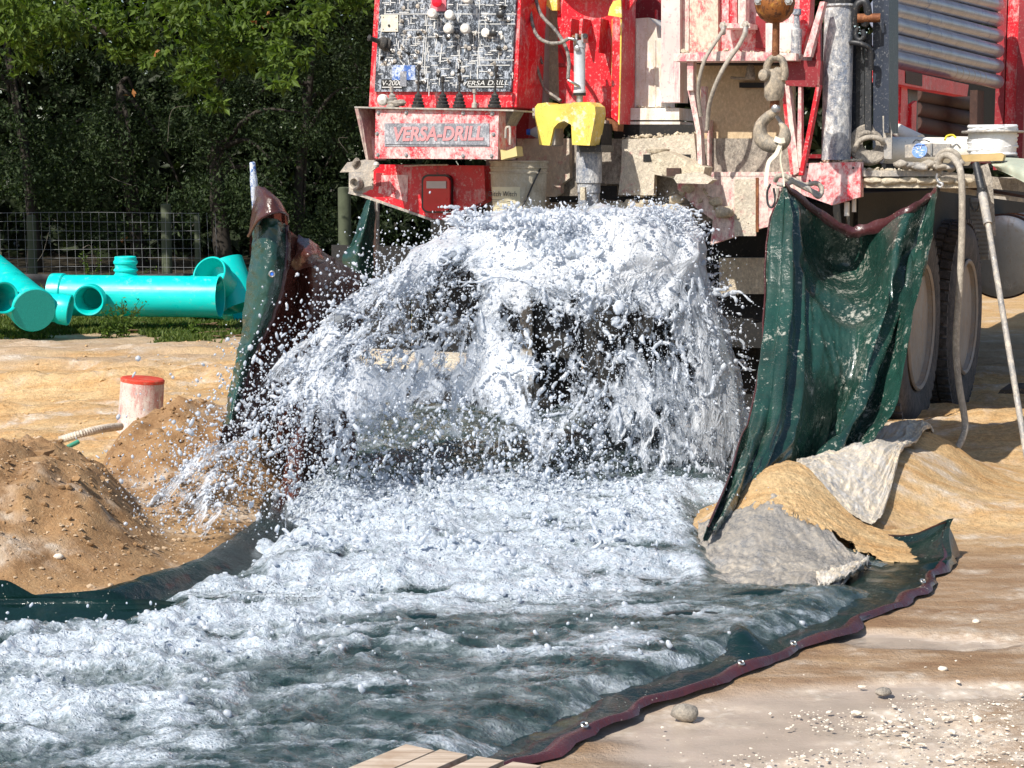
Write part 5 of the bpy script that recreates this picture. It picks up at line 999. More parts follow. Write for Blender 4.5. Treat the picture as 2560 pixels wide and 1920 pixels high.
# --- white tank and columns
tk = pg('white_tank', [(1573, 150), (1578, 60), (1590, 46), (1622, 44), (1640, 62), (1644, 95), (1653, 95), (1653, 268), (1562, 268)], .16, .2, 'white', truck, .015); rc('tank_seam', 1590, 60, 1593, 264, .155, .01, 'white', tk, .001); rc('tank_seam', 1636, 100, 1639, 264, .155, .01, 'white', tk, .001)
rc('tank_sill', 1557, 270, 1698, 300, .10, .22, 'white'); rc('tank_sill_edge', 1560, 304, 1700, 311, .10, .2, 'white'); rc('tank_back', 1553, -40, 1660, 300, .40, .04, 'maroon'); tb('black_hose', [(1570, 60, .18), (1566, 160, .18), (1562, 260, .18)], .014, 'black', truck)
rc('pale_column', 1653, -40, 1700, 256, .06, .12, 'whitepink'); rc('column_edge', 1700, -40, 1722, 140, .10, .10, 'pinkmud'); rc('pink_post', 1724, -40, 1795, 134, .02, .1, 'redmud'); rc('dark_slot', 1795, -40, 1806, 130, .08, .04, 'dark', truck, 0); rc('angle_mark', 1637, 24, 1641, 78, .3, .02, 'red'); rc('angle_mark', 1637, 72, 1652, 80, .3, .02, 'red')
# --- right tool housing
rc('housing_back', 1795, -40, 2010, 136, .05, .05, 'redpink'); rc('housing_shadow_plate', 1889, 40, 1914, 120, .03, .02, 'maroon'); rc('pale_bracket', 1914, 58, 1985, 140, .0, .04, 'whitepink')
rc('feed_cylinder', 1806, -40, 1822, 66, -.04, .05, 'redpink'); rc('feed_cylinder', 1824, -40, 1842, 62, -.05, .06, 'red'); rc('feed_cylinder', 1845, -40, 1864, 60, -.04, .06, 'pinkmud')
cb_ = rc('cylinder_foot', 1801, 58, 1875, 70, -.1, .12, 'pinkmud'); bolt(1808, 64, -.1, .013, cb_); bolt(1864, 62, -.1, .013, cb_)
tb('feed_hose', [(1808, 76, -.14), (1792, 100, -.18), (1764, 145, -.24), (1750, 190, -.24), (1746, 235, -.2), (1752, 290, -.16)], .009, 'palehose'); tb('feed_hose', [(1862, 84, -.14), (1846, 115, -.2), (1812, 165, -.25), (1786, 220, -.24), (1772, 270, -.2), (1768, 325, -.16)], .010, 'palehose'); tb('hose_nipple', [(1808, 70, -.12), (1808, 84, -.14)], .012, 'greysteel', truck, 8, 0); tb('hose_nipple', [(1864, 70, -.12), (1862, 90, -.14)], .012, 'greysteel', truck, 8, 0)
pg('housing_shelf', [(1684, 134), (1800, 128), (1990, 133), (1990, 151), (1684, 153)], -.16, .42, 'pinkmud', truck, .006)
rc('housing_left_leg', 1718, 146, 1733, 226, -.14, .05, 'pinkmud'); pg('housing_left_leg', [(1719, 226), (1733, 224), (1752, 330), (1756, 430), (1745, 425), (1741, 335)], -.12, .05, 'pinkmud'); rc('left_strut', 1752, 216, 1764, 332, -.02, .04, 'pinkmud')
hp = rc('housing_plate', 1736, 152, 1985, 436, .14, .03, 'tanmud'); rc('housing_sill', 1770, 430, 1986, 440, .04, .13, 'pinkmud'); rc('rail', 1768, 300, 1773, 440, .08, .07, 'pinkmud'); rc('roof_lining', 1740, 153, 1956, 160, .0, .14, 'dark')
tb('hanger', [(1828, 194, .08), (1850, 196, .06), (1888, 197, .06)], .007, 'brass'); lt('hanger_nut', [(.02, 0), (.026, .01), (.018, .035), (.02, .05), (.01, .07)], T(1876, 198, .06), 'greymud', truck, (0, 0, 1), 10); rc('hanger_foot', 1848, 206, 1910, 219, .10, .03, 'dark')
for x in (1800, 1862, 1946): bolt(x, 424, .14, .006, hp)
# right lattice brace
pg('brace_head', [(1957, 150), (2052, 152), (2048, 218), (1965, 214)], -.08, .04, 'maroon'); pg('brace_bar', [(1962, 210), (1972, 212), (1998, 430), (1984, 438)], -.08, .05, 'pinkmud'); pg('brace_bar', [(2040, 212), (2049, 212), (2006, 438), (1996, 438)], -.08, .05, 'red'); pg('brace_bar', [(1996, 214), (2003, 214), (2004, 420), (1992, 420)], -.075, .04, 'pinkmud'); pg('brace_plate', [(1954, 225), (1962, 214), (1986, 436), (1976, 436)], .02, .03, 'red')
pg('brace_strut', [(2008, 142), (2050, 4), (2062, 4), (2026, 142)], -.12, .05, 'redpink'); pg('housing_fin', [(2000, -40), (2028, -40), (2022, 60), (2004, 135), (1996, 135)], -.04, .08, 'red'); pg('housing_fin', [(2026, 60), (2050, 60), (2052, 220), (2030, 150)], .04, .04, 'maroon')
lt('small_cylinder', [(.022, 0), (.024, .01), (.024, .13), (.016, .135), (.012, .19), (.02, .195), (.02, .22)], T(1990, 148, -.1), 'silver', truck, (0, 0, 1), 20)
pg('lower_plate', [(1692, 441), (2004, 441), (2004, 548), (1905, 570), (1776, 612), (1782, 550), (1740, 520), (1694, 474)], .04, .05, 'pinkmud', truck, .005)
o = rc('mud_streak', 1836, 448, 1890, 590, .036, .006, 'cream', truck, .001); rc('rust_streak', 1889, 444, 1896, 580, .034, .008, 'rust', truck, .001)
pg('frame_web', [(1790, 606), (2004, 546), (2004, 700), (1790, 700)], .45, .04, 'greysteel'); rc('cream_step', 1798, 645, 1925, 735, .30, .05, 'creamplain')
rp_ = pg('red_plate', [(2003, 408), (2151, 405), (2151, 492), (2080, 513), (2003, 486)], -.05, .06, 'redpink'); 
for q in ((2019, 418), (2024, 452), (2133, 420)): bolt(*q, -.05, .004, rp_, 'knobblack')
tb('drip_pipe', [(2117, 505, .0), (2117, 540, .0)], .012, 'pvc', truck, 10, 0); tb('drip_pipe', [(2135, 495, .02), (2135, 530, .02)], .010, 'pvc', truck, 10, 0)
# --- outrigger leg and the black upright
q = T(2090, 400, .05); qz = T(2090, 18, .05).z-q.z; rad_ = (T(2126, 200, .05)-T(2054, 200, .05)).x/2
lt('outrigger_leg', [(rad_, 0), (rad_, qz), (rad_*1.12, qz+.002), (rad_*1.12, qz+.25)], q, 'silver', truck, (0, 0, 1), 40); lt('outrigger_collar', [(rad_*1.1, 0), (rad_*1.13, .01), (rad_*1.13, .2)], q+Vector((0, 0, qz+.004)), 'black', truck, (0, 0, 1), 40)
rc('black_upright', 2182, -40, 2212, 392, .12, .12, 'blackblue'); rc('black_upright_flange', 2210, -40, 2222, 332, .08, .20, 'blackblue'); rc('black_channel', 2124, 108, 2142, 392, .14, .10, 'blackblue')
hs = rc('hole_strip', 2140, 112, 2160, 340, .12, .02, 'black', truck, .002); rc('hole_strip', 2162, 85, 2178, 335, .10, .02, 'black', truck, .002)
for k in range(9): lt('hole', [(.011, 0), (.011, .004), (.007, .004), (.007, 0)], T(2149, 122+k*28, .12), 'black', hs, (0, -1, 0), 12, True)
tb('shackle', [(2138, 62, .04), (2140, 20, .02), (2152, 6, .02), (2165, 8, .02), (2170, 40, .03), (2160, 64, .04)], .018, 'black'); lt('shackle_pin', [(.02, -.05), (.02, .05)], T(2172, 45, .03), 'rust', truck, (1, .2, 0), 14); tb('link', [(2118, 112, .04), (2130, 106, .02), (2160, 112, .02), (2176, 128, .04), (2178, 175, .06)], .012, 'black'); tb('chain_link', [(2146, 68, .04), (2140, 80, .04), (2142, 95, .04), (2152, 100, .04), (2160, 90, .04), (2156, 75, .04)], .012, 'black')
# --- deck at right, rails and the wing behind the tarp
dz = 1.28
bx('deck_plate', 1.18, 1.72, .0, 2.6, dz-.05, dz-.01, 'creamplain'); 
for k in range(7): o = blob('mud_clod', (1.22+.08*k, -.005, dz-.02+.004*(k % 2)), (.05, .02, .016), 'creamplain', truck, .5, 300+k, 2)
rc('deck_edge', 2150, 426, 2352, 441, -.02, .04, 'greysteel'); rc('deck_channel', 2156, 444, 2342, 453, .0, .06, 'greysteel'); pg('deck_rail', [(2150, 454), (2360, 452), (2560, 488), (2560, 498), (2350, 466), (2150, 464)], .5, .04, 'brownrust'); pg('deck_rail', [(2350, 462), (2560, 496), (2560, 506), (2350, 478)], .25, .03, 'greysteel')
pg('deck_side', [(2345, 428), (2580, 452), (2580, 482), (2345, 458)], .22, .05, 'greymud')
bx('chassis_beam', -.9, -.6, .5, 6.5, .55, .85, 'dark'); bx('chassis_beam', .6, .9, .5, 6.5, .55, .85, 'dark'); bx('underbody_shade_box', -1.15, 1.12, .5, 6.2, .82, 1.2, 'dark'); bx('cross_member', -1.1, 1.1, .42, .5, .45, 1.15, 'dark')  # big dark box between the beams added for shade under the truck body
bx('rear_pad_beam', -1.45, -.5, .10, .26, .30, .38, 'cream'); [bx('shade_curtain', -1.35+.50*k, -.865+.50*k, .66+.01*(k % 2), .675+.01*(k % 2), .01, .9, 'dark') for k in range(-1, 5)]; bx('differential_case', -.3, .3, 1.1, 1.6, .3, .75, 'dark', truck, .08); lt('axle', [(.09, -1.0), (.09, 1.0)], (0, 1.37, .5), 'dark', truck, (1, 0, 0), 20); lt('axle', [(.09, -1.0), (.09, 1.0)], (0, 2.72, .46), 'dark', truck, (1, 0, 0), 20)  # row of dark curtain panels added to darken the view under the truck
tb('brake_hose', [(1260, 720, .5), (1300, 860, .5), (1380, 900, .5), (1460, 800, .5)], .015, 'black'); lt('well_casing', [(.11, 0), (.11, .75), (.1, .76), (.1, .4)], (0.02, .05, 0), 'dark', truck, (0, 0, 1), 28); rc('hanging_bar', 1300, 560, 1330, 1150, .40, .03, 'greymud'); rc('hanging_bar', 1520, 560, 1545, 1000, .40, .03, 'dark'); lt('spare_drum', [(.0, 0), (.15, 0), (.16, .02), (.16, .2)], T(1460, 810, .5), 'dark', truck, (0, -1, 0), 28)
# --- wheels
def wheel(u, w_, z, r):
    ax = (1, 0, 0); c = Vector((u, w_, z))
    ty = lt('tyre', [(r*.58, -.28), (r*.80, -.285), (r*.94, -.27), (r*.985, -.24), (r*.985, -.03), (r*.94, .0), (r*.82, .015), (r*.68, .008), (r*.585, -.012), (r*.57, -.05), (r*.57, -.25)], c, 'tyre', truck, ax, 72, True, R(40))
    rm = lt('wheel_rim', [(r*.575, -.02), (r*.605, .006), (r*.595, .012), (r*.56, .0), (r*.545, -.06), (r*.50, -.10), (r*.34, -.115), (r*.30, -.07), (r*.17, -.06), (r*.15, -.03), (0, -.028)], c, 'rim', ty, ax, 48, False, R(25))
    lt('rim_ring', [(r*.57, 0), (r*.60, .010), (r*.585, .016), (r*.56, .006)], c, 'rim', ty, ax, 48, True)
    for k in range(10): a = 2*math.pi*k/10; lt('wheel_nut', [(.016, 0), (.016, .03), (.01, .034)], c+Vector((-.105, math.cos(a)*r*.40, math.sin(a)*r*.40)), 'greysteel', rm, ax, 6)
    bm = bmesh.new(); n = 56
    for k in range(n):
        for j, (x0, x1) in enumerate(((-.275, -.215), (-.20, -.15), (-.135, -.085), (-.07, -.005))):
            a = 2*math.pi*(k+.5*(j % 2))/n; hw = r*math.pi/n*.68
            cy, cz = math.cos(a), math.sin(a); t_ = Vector((0, -cz, cy)); rd = Vector((0, cy, cz)); p = c+rd*(r*.978)
            bm_poly(bm, [p+Vector((x0, 0, 0))-t_*hw, p+Vector((x1, 0, 0))-t_*hw+t_*.01, p+Vector((x1, 0, 0))+t_*hw+t_*.01, p+Vector((x0, 0, 0))+t_*hw], rd*.022)
    tag(fin('tread_block', bm, 'tyre', ty), kind='stuff')
wheel(1.25, 1.40, .50, .56); wheel(1.25, 2.75, .45, .565)
wheel(-.97, 1.40, .50, .56)
# --- tank and step panel at far right
ct = Sd(2512, 640, 1.30); lt('fuel_tank', [(0, .0), (.20, .0), (.245, .008), (.262, .02), (.262, 1.1)], (1.30-.02, ct.y, 1.3-(640-430)*wor(ct).y/FPX+.0), paint('fuel_tank', (.50, .49, .46), .35, .6, amt=.25, scale=4, mud=(.45, .36, .26)), truck, (0, 1, 0), 56)
lt('tank_band', [(.262, 0), (.275, 0), (.275, .05), (.262, .05)], (1.28, ct.y+.03, 1.3-(210)*wor(ct).y/FPX), 'brownrust', truck, (0, 1, 0), 56, True); lt('tank_band', [(.262, 0), (.272, 0), (.272, .04), (.262, .04)], (1.28, ct.y+.35, 1.3-(210)*wor(ct).y/FPX), 'rust', truck, (0, 1, 0), 56, True)
sp_ = rc('step_panel', 2425, 495, 2472, 650, 3.3, .03, 'greysteel')
for k in range(14): rc('panel_rib', 2426, 500+k*10.5, 2471, 505+k*10.5, 3.28, .02, 'steel', sp_, .002)
# --- pipe rack frame
rk = []
pR = Sd(2520, 200, 1.10); zr0, zr1 = T(2520, 425, pR.y).z, 3.0
bx('rack_post', pR.x-.08, pR.x-.02, pR.y-.02, pR.y+.12, zr0, zr1, 'maroon'); bx('rack_post', pR.x-.015, pR.x+.06, pR.y, pR.y+.06, zr0, zr1, 'red'); bx('rack_post', pR.x+.065, pR.x+.12, pR.y-.04, pR.y+.12, zr0, zr1, 'maroon'); bx('rack_latch', pR.x-.01, pR.x+.05, pR.y-.01, pR.y, T(0, 82, pR.y).z, T(0, 28, pR.y).z, 'dark', truck, 0)
for yb, nm in ((40, 0), (72, 1)): lt('latch_bolt', [(.01, 0), (.01, .01), (0, .012)], (pR.x+.02, pR.y-.012, T(0, yb, pR.y).z), 'greysteel', truck, (0, -1, 0), 8)
def side(name, pts, u, th, mat, par=truck, bevel=.003):
    O = og(par); bm = bmesh.new(); bm_poly(bm, [Sd(x, y, u)-O for x, y in pts], Vector((-th, 0, 0))); return fin(name, bm, mat, par, bevel=bevel)
side('rack_rail', [(2215, 166), (2422, 212), (2418, 241), (2215, 205)], 1.16, .08, 'red'); side('rail_band', [(2265, 176), (2306, 186), (2306, 216), (2265, 208)], 1.165, .01, 'brownrust'); side('rack_strut', [(2254, 205), (2268, 208), (2272, 335), (2250, 332)], 1.1, .04, 'red'); side('rack_strut', [(2270, 206), (2294, 210), (2294, 335), (2272, 330)], 1.05, .03, 'black'); side('rack_strut', [(2280, 260), (2292, 252), (2290, 335), (2278, 335)], 1.12, .02, 'red')
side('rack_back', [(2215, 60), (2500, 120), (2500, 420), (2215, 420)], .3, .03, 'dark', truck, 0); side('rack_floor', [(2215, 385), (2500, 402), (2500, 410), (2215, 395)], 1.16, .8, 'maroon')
side('rack_strut', [(2444, 225), (2460, 228), (2458, 350), (2442, 350)], 1.0, .05, 'brownrust')
# pipes lying in the rack
def rackpipe(y0, y1, x0, x1, u, r, mat, label, grp_, rings=0):
    a = Sd(x0, y0, u); b = Sd(x1, y1, u); t = thing('drill_pipe', a, label, 'drill pipe', grp_); d = b-a; L = d.length
    pr = [(r*.55, .0), (r*.9, 0), (r, .006), (r, L-.30), (r*1.04, L-.29), (r*1.04, L-.02), (r*.92, L), (r*.6, L), (r*.6, L-.02)]
    lt('pipe_tube', pr, a, mat, t, d, 24)
    for k in range(rings): lt('wear_ring', [(r*1.0, 0), (r*1.035, .004), (r*1.035, .02), (r, .024)], a+d*(.52+.055*k), 'greysteel', t, d, 24, True)
    return t
gp_ = 'steel drill pipes racked on the truck side'
for i, (y0, y1, lb_) in enumerate([(138, 205, 'lowest grey steel drill pipe with worn rings, resting on the red rail'), (98, 166, 'second steel drill pipe from the bottom of the rack'), (52, 128, 'third drill pipe from the bottom, bluish with flaking specks'), (18, 90, 'fourth drill pipe from the bottom of the rack'), (-22, 50, 'fifth drill pipe from the bottom, partly cut by the picture top'), (-62, 12, 'topmost drill pipe with only its right end in the picture')]):
    rackpipe(y0+(0), y1, 2196, 2494, 1.05, .046, 'pipe', lb_, gp_, 6 if i == 0 else 0)
for i, (y0, y1, lb_) in enumerate([(236, 262, 'upper dark brown pipe behind the red rail'), (272, 300, 'middle dark brown pipe below the red rail'), (308, 340, 'lower dark brown pipe just above the rack floor')]): rackpipe(y0, y1, 2285, 2442, .75, .052, 'brownrust', lb_, 'rusty brown pipes in the lower rack')
# ------------------------------------------------------------------ loose things on and round the truck
# hook block
t = thing('crane_hook', T(1937, 0, -.62), 'rusty iron headache ball with muddy steel hook hanging before the truck tail', 'hook'); V_ = -.62
rb_ = (T(1987, 10, V_)-T(1888, 10, V_)).x/2
o = lt('ball', [(0, -rb_), (rb_*.4, -rb_*.917), (rb_*.7, -rb_*.714), (rb_*.9, -rb_*.436), (rb_, 0), (rb_*.9, rb_*.436), (rb_*.7, rb_*.714)], T(1937, 8, V_), paint('rusty_iron_ball', (.30, .11, .03), .45, .5, amt=.4, scale=9, mud=(.08, .03, .015), mud2=(.55, .28, .06), amt2=.35), t, (0, 0, 1), 36, auto=R(80))
for x in (1896, 1972): pg('ball_flange', [(x-9, -14), (x+10, -14), (x+8, 14), (x-7, 10)], V_-.07, .03, 'rust', o, .006); bolt(x, 3, V_-.072, .012, o, 'steel')
lt('shank', [(.016, 0), (.015, .16), (.02, .17)], T(1939, 140, V_), 'rust', t, (0, 0, 1), 16)
tb('clevis', [(1916, 200, V_), (1918, 165, V_), (1928, 148, V_), (1942, 144, V_), (1956, 152, V_), (1962, 180, V_), (1958, 200, V_)], .016, 'brass', t); lt('clevis_pin', [(.02, -.01), (.024, .0), (.024, .03), (.016, .035)], T(1918, 188, V_-.02), 'brass', t, (-.4, -1, 0), 12)
tb('eye', [(1936, 250, V_), (1936, 205, V_), (1940, 178, V_), (1950, 180, V_), (1950, 215, V_)], .014, 'brass', t); o = lt('swivel_body', [(.030, 0), (.040, .02), (.042, .07), (.034, .11), (.02, .13)], T(1935, 252, V_), 'brass', t, (0, 0, 1), 16); rough_mesh(o, .006, 30); lt('swivel_neck', [(.014, -.03), (.02, -.02), (.02, .01)], T(1937, 256, V_), 'rust', t, (0, 0, 1), 12)
hp_ = [T(x, y, V_) for x, y in ((1940, 262), (1936, 280), (1920, 292), (1905, 308), (1900, 326), (1904, 346), (1920, 360), (1942, 363), (1958, 352), (1962, 334), (1958, 318), (1948, 306))]
bm = bmesh.new(); sp2 = smooth_path([p-ORG[t.name] for p in hp_], 5); n = len(sp2); bm_tube(bm, sp2, [pl(i/(n-1), [(0, .018), (.25, .024), (.5, .034), (.75, .030), (.9, .018), (1, .006)]) for i in range(n)], 14); o = fin('hook', bm, 'brass', t, True)
pg('safety_latch', [(1936, 290), (1942, 288), (1960, 312), (1956, 320)], V_-.01, .02, 'greysteel', t, .002); lt('hook_rivet', [(.016, 0), (.016, .03), (.01, .034)], T(1942, 272, V_-.02), 'steel', t, (0, -1, 0), 12)
t = thing('ribbon', T(1950, 350, V_-.03), 'pale ribbon tied round the hook tip with two ends hanging down', 'ribbon'); O = ORG[t.name]
def strip(name, pts, wd, mat, par, th=.002):
    P_ = smooth_path([T(*p)-og(par) for p in pts], 6); co = []
    for i, p in enumerate(P_):
        d = (P_[min(i+1, len(P_)-1)]-P_[max(0, i-1)]).normalized(); s = Vector((d.z, 0, -d.x))
        if s.length < .1: s = Vector((1, 0, 0))
        s = s.normalized()*wd*.5; co += [p-s, p+s]
    o = npmesh(name, [c_[:] for c_ in co], grid_faces(len(P_), 2), mat, par); return o
strip('knot', [(1936, 346, V_-.04), (1950, 352, V_-.05), (1962, 350, V_-.04)], .022, 'ribbon', t); strip('ribbon_end', [(1952, 358, V_-.04), (1940, 385, V_-.04), (1922, 405, V_-.04), (1916, 440, V_-.04), (1914, 466, V_-.04)], .018, 'ribbon', t); strip('ribbon_end', [(1954, 358, V_-.04), (1951, 400, V_-.03), (1958, 440, V_-.02), (1960, 466, V_-.02)], .007, 'ribbon', t)
# tie at the tarp corner
t = thing('rope_tie', T(1962, 460, -.35), 'muddy knotted rope tying the top left corner of the hanging tarpaulin', 'rope')
tb('rope_coil', [(1938, 452, -.34), (1946, 440, -.36), (1965, 440, -.36), (1990, 458, -.36), (2030, 478, -.34), (2050, 485, -.32), (2054, 470, -.3), (2040, 458, -.3), (2010, 462, -.3), (1985, 450, -.3), (1962, 452, -.3)], .011, 'palehose', t); tb('rope_coil', [(1944, 460, -.36), (1965, 462, -.37), (1984, 455, -.36), (2020, 470, -.35), (2045, 492, -.34), (2056, 480, -.33)], .010, 'greysteel', t); tb('rope_end', [(1926, 460, -.33), (1918, 480, -.33), (1920, 510, -.33), (1930, 518, -.33), (1938, 500, -.33), (1934, 470, -.33)], .005, 'black', t)
tb('rope_end', [(1945, 470, -.33), (1940, 540, -.33), (1928, 600, -.33)], .007, 'palehose', t)
t = thing('hanging_hook', T(2348, 448, -.5), 'bent wire hook holding the right tarpaulin corner below the deck', 'wire hook'); tb('wire', [(2344, 434, -.5), (2342, 446, -.5), (2348, 456, -.5), (2356, 460, -.5), (2352, 468, -.5), (2342, 464, -.5)], .006, 'steel', t)
# bucket
bz = T(1268, 405, -.36); rbk = (T(1335, 405, -.36)-T(1202, 405, -.36)).x/2; t = thing('bucket', bz+Vector((0, rbk, -.34)), 'muddy white plastic pail with a paper label beside the red tail light', 'bucket'); MT['pail'] = paint('muddy_plastic_pail', (.58, .53, .42), .5, amt=.5, scale=9, mud=(.42, .36, .26), soft=.1, mud2=(.16, .13, .10), amt2=.16); c_ = ORG[t.name]
lt('pail_body', [(.0, 0), (rbk*.86, 0), (rbk*.88, .01), (rbk*.985, .27), (rbk*.985, .285), (rbk*1.03, .287), (rbk*1.03, .293), (rbk*.985, .296), (rbk*.985, .31), (rbk*1.03, .312), (rbk*1.03, .318), (rbk*.99, .32), (rbk*.99, .335), (rbk*1.04, .338), (rbk*1.04, .345), (rbk*.96, .348), (rbk*.95, .33), (rbk*.83, .01)], c_, 'pail', t, (0, 0, 1), 48)
pc = c_+Vector((0, 0, .14)); lab = []
for k in range(13):
    a = R(-138+6.2*k); 
    for zz in (0.11, .225): lab.append(c_+Vector((math.cos(a)*rbk*(.89+.095*zz/.27+.012), math.sin(a)*rbk*(.89+.095*zz/.27+.012), zz))-c_)
lo = npmesh('paper_label', [l[:] for l in lab], grid_faces(13, 2), simple('cream_label', (.66, .60, .42), .6), t)
a0 = R(-101); text('label_lettering', 'Ditch Witch', 'print_dark', lo, Vector((math.cos(a0)*rbk*1.0, math.sin(a0)*rbk*1.0, .192)), .034, (-math.sin(a0), math.cos(a0), 0), (0, 0, 1), .0005, .1, .95)
for zz in (.165, .158, .135): 
    a = a0; p = Vector((math.cos(a)*rbk*.995, math.sin(a)*rbk*.995, zz)); s = Vector((-math.sin(a), math.cos(a), 0)); bm = bmesh.new(); bm_poly(bm, [p-s*.06, p+s*.06, p+s*.06+Vector((0, 0, .002)), p-s*.06+Vector((0, 0, .002))], Vector((-math.cos(a), -math.sin(a), 0))*-.001); fin('label_line', bm, 'print_dark', lo)
hb3 = smooth_path([c_+Vector((rbk*1.03*math.cos(R(a)), rbk*1.03*math.sin(R(a)), .31-d))-c_ for a, d in ((-20, 0), (-38, .07), (-52, .14), (-66, .19), (-84, .21))], 6); bm = bmesh.new(); bm_tube(bm, hb3, .004, 8); fin('wire_handle', bm, 'black', t, True)
# bottle behind the fork
p = T(1325, 330, -.15); t = thing('water_bottle', p, 'small water bottle with blue cap lying left of the yellow fork', 'bottle'); lt('bottle_body', [(.012, .0), (.018, .01), (.028, .03), (.03, .05), (.027, .06), (.03, .07), (.027, .085), (.03, .1), (.028, .13), (0, .135)], p, 'bottle', t, (1, .3, 0), 20, auto=R(60)); lt('bottle_cap', [(.0, -.018), (.014, -.016), (.016, 0), (.014, .002)], p, 'bluecap', t, (1, .3, 0), 16)
# things on the deck
def dp(px, py, v): return T(px, py, v)
vz = .12
t = thing('snatch_block', dp(2170, 390, vz), 'muddy steel pulley block lying on the deck next to the outrigger leg', 'pulley'); c_ = dp(2172, 362, vz)
lt('sheave', [(.030, -.02), (.085, -.025), (.092, -.02), (.078, 0), (.092, .02), (.085, .025), (.03, .02)], c_, 'greymud', t, (.35, -1, .25), 28, True); tb('strap', [(2135, 378, vz-.05), (2150, 352, vz-.06), (2175, 343, vz-.06), (2200, 348, vz-.05), (2208, 358, vz-.03)], .012, 'palehose', t); tb('strap', [(2132, 385, vz-.03), (2128, 370, vz-.03), (2138, 352, vz-.02), (2160, 333, vz-.02), (2190, 335, vz), (2205, 352, vz)], .012, 'greymud', t)
t = thing('scrap_plate', dp(2213, 400, .2), 'thin jagged grey steel plate standing at the foot of the black upright', 'steel plate'); pg('plate', [(2206, 290), (2222, 288), (2226, 318), (2230, 330), (2229, 398), (2210, 396)], .10, .01, 'greysteel', t, .002)
t = thing('pipe_length', dp(2225, 398, .5), 'fat cream white plastic pipe lying on the deck with a yellow line over it', 'pipe'); a = Vector(dp(2205, 375, .35)); b = Vector(dp(2420, 378, .55)); rp2 = .062; pipe = lathe('pipe_tube', [(rp2*.85, .02), (rp2, 0), (rp2, (b-a).length-.09), (rp2*1.09, (b-a).length-.08), (rp2*1.09, (b-a).length), (rp2*.95, (b-a).length), (rp2*.9, (b-a).length-.05)], 'pvc', t, a-ORG[t.name], b-a, 32)
tb('yellow_cord', [(2362, 350, .38), (2368, 340, .4), (2382, 338, .42), (2390, 345, .42)], .005, simple('yellow_cord', (.75, .60, .05), .5), t)
t = thing('pipe_length', dp(2245, 345, .9), 'short white plastic pipe leaning down onto the fat pipe', 'pipe'); a = dp(2243, 325, .8); b = dp(2300, 352, .7); pipe = lathe('pipe_tube', [(.024, .01), (.032, 0), (.032, (b-a).length), (.02, (b-a).length)], 'pvc', t, a-ORG[t.name], b-a, 20)
t = thing('metal_bracket', dp(2300, 398, .15), 'dull grey galvanised bracket on the deck behind the blue disc', 'bracket'); pg('plate', [(2262, 362), (2326, 358), (2376, 360), (2374, 390), (2262, 394)], .14, .03, 'greysteel', t, .003); pg('lip', [(2326, 358), (2330, 358), (2330, 392), (2326, 392)], .13, .012, 'steel', t, .001)
t = thing('blue_disc', dp(2302, 378, .1), 'round blue plastic disc with a worn pale star, propped on the deck', 'disc'); c_ = dp(2301, 378, .10); lt('disc', [(0, 0), (.030, 0), (.034, .004), (.034, .014), (0, .016)], c_, 'bluedisc', t, (-.1, -1, .25), 28)
for k in range(5):
    a = 2*math.pi*k/5; bm = bmesh.new(); cc_ = c_-ORG[t.name]+Vector((0, -.017, .004)); bm_poly(bm, [cc_+Vector((math.cos(a+q)*rr2, 0, math.sin(a+q)*rr2)) for q, rr2 in ((-.4, .008), (0, .026), (.4, .008))], Vector((0, .002, 0))); fin('star_point', bm, 'print_white', t)
tb('wire_loop', [(2282, 358, .08), (2290, 350, .07), (2300, 352, .07), (2312, 350, .07), (2325, 355, .08)], .0025, 'black', t)
# cord spool
c_ = dp(2480, 395, .35); t = thing('cord_spool', c_, 'black spool wound with thick white cord standing on the deck', 'spool'); rs = .105
z1 = dp(2480, 330, .35).z-c_.z
lt('flange', [(0, z1-.004), (rs*1.3, z1-.004), (rs*1.32, z1), (rs*1.3, z1+.005), (0, z1+.006)], c_, 'greysteel', t, (0, 0, 1), 40); lt('core', [(rs*.92, 0), (rs*.92, z1)], c_, 'black', t, (0, 0, 1), 32); lt('flange', [(0, 0), (rs*1.1, 0), (rs*1.1, .008), (0, .008)], c_, 'black', t, (0, 0, 1), 32)
pts = []
for k in range(150): a = k*.5; pts.append(c_-c_+Vector((math.cos(a)*(rs*.97+.004*math.sin(k*.7)), math.sin(a)*rs*.97, .012+.0009*k+.006*math.sin(k*.37))))
bm = bmesh.new(); bm_tube(bm, pts, .0085, 7); fin('cord', bm, 'clearwhite', t, True); o = lt('cord_mass', [(rs*.95, .01), (rs*1.02, .03), (rs*1.04, .1), (rs*.95, .145)], c_, 'clearwhite', t, (0, 0, 1), 32); rough_mesh(o, .008, 20)
# rags, clamp, wooden lath
t = thing('wooden_lath', dp(2455, 400, .0), 'short yellowish wooden lath across the deck in front of the spool', 'board'); pg('board', [(2385, 388), (2500, 382), (2510, 388), (2506, 402), (2410, 404), (2385, 398)], -.02, .06, simple('yellow_wood', (.50, .36, .16), .8, 0, .5, 40), t, .004)
t = thing('rag', dp(2345, 410, -.04), 'crumpled silvery muddy rag and tape over the deck edge', 'rag')
for k in range(9): blob('rag_fold', Vector((.03*k-.16, .01*(k % 3)-.02, -.005*(k % 4))), (.034, .022, .018), 'greysteel' if k % 2 else 'palehose', t, .7, 500+k, 2)
t = thing('tarp_roll', dp(2560, 430, .1), 'pale green folded canvas hanging over the deck end at right edge', 'canvas'); A_ = np.array([[(T(x, y, v)-ORG[t.name])[:] for x, y, v in r_] for r_ in ([(2478, 398, .2), (2520, 394, .2), (2600, 400, .2)], [(2480, 410, .0), (2530, 412, -.05), (2600, 440, -.05)], [(2495, 426, .0), (2530, 440, -.08), (2600, 480, -.08)])])
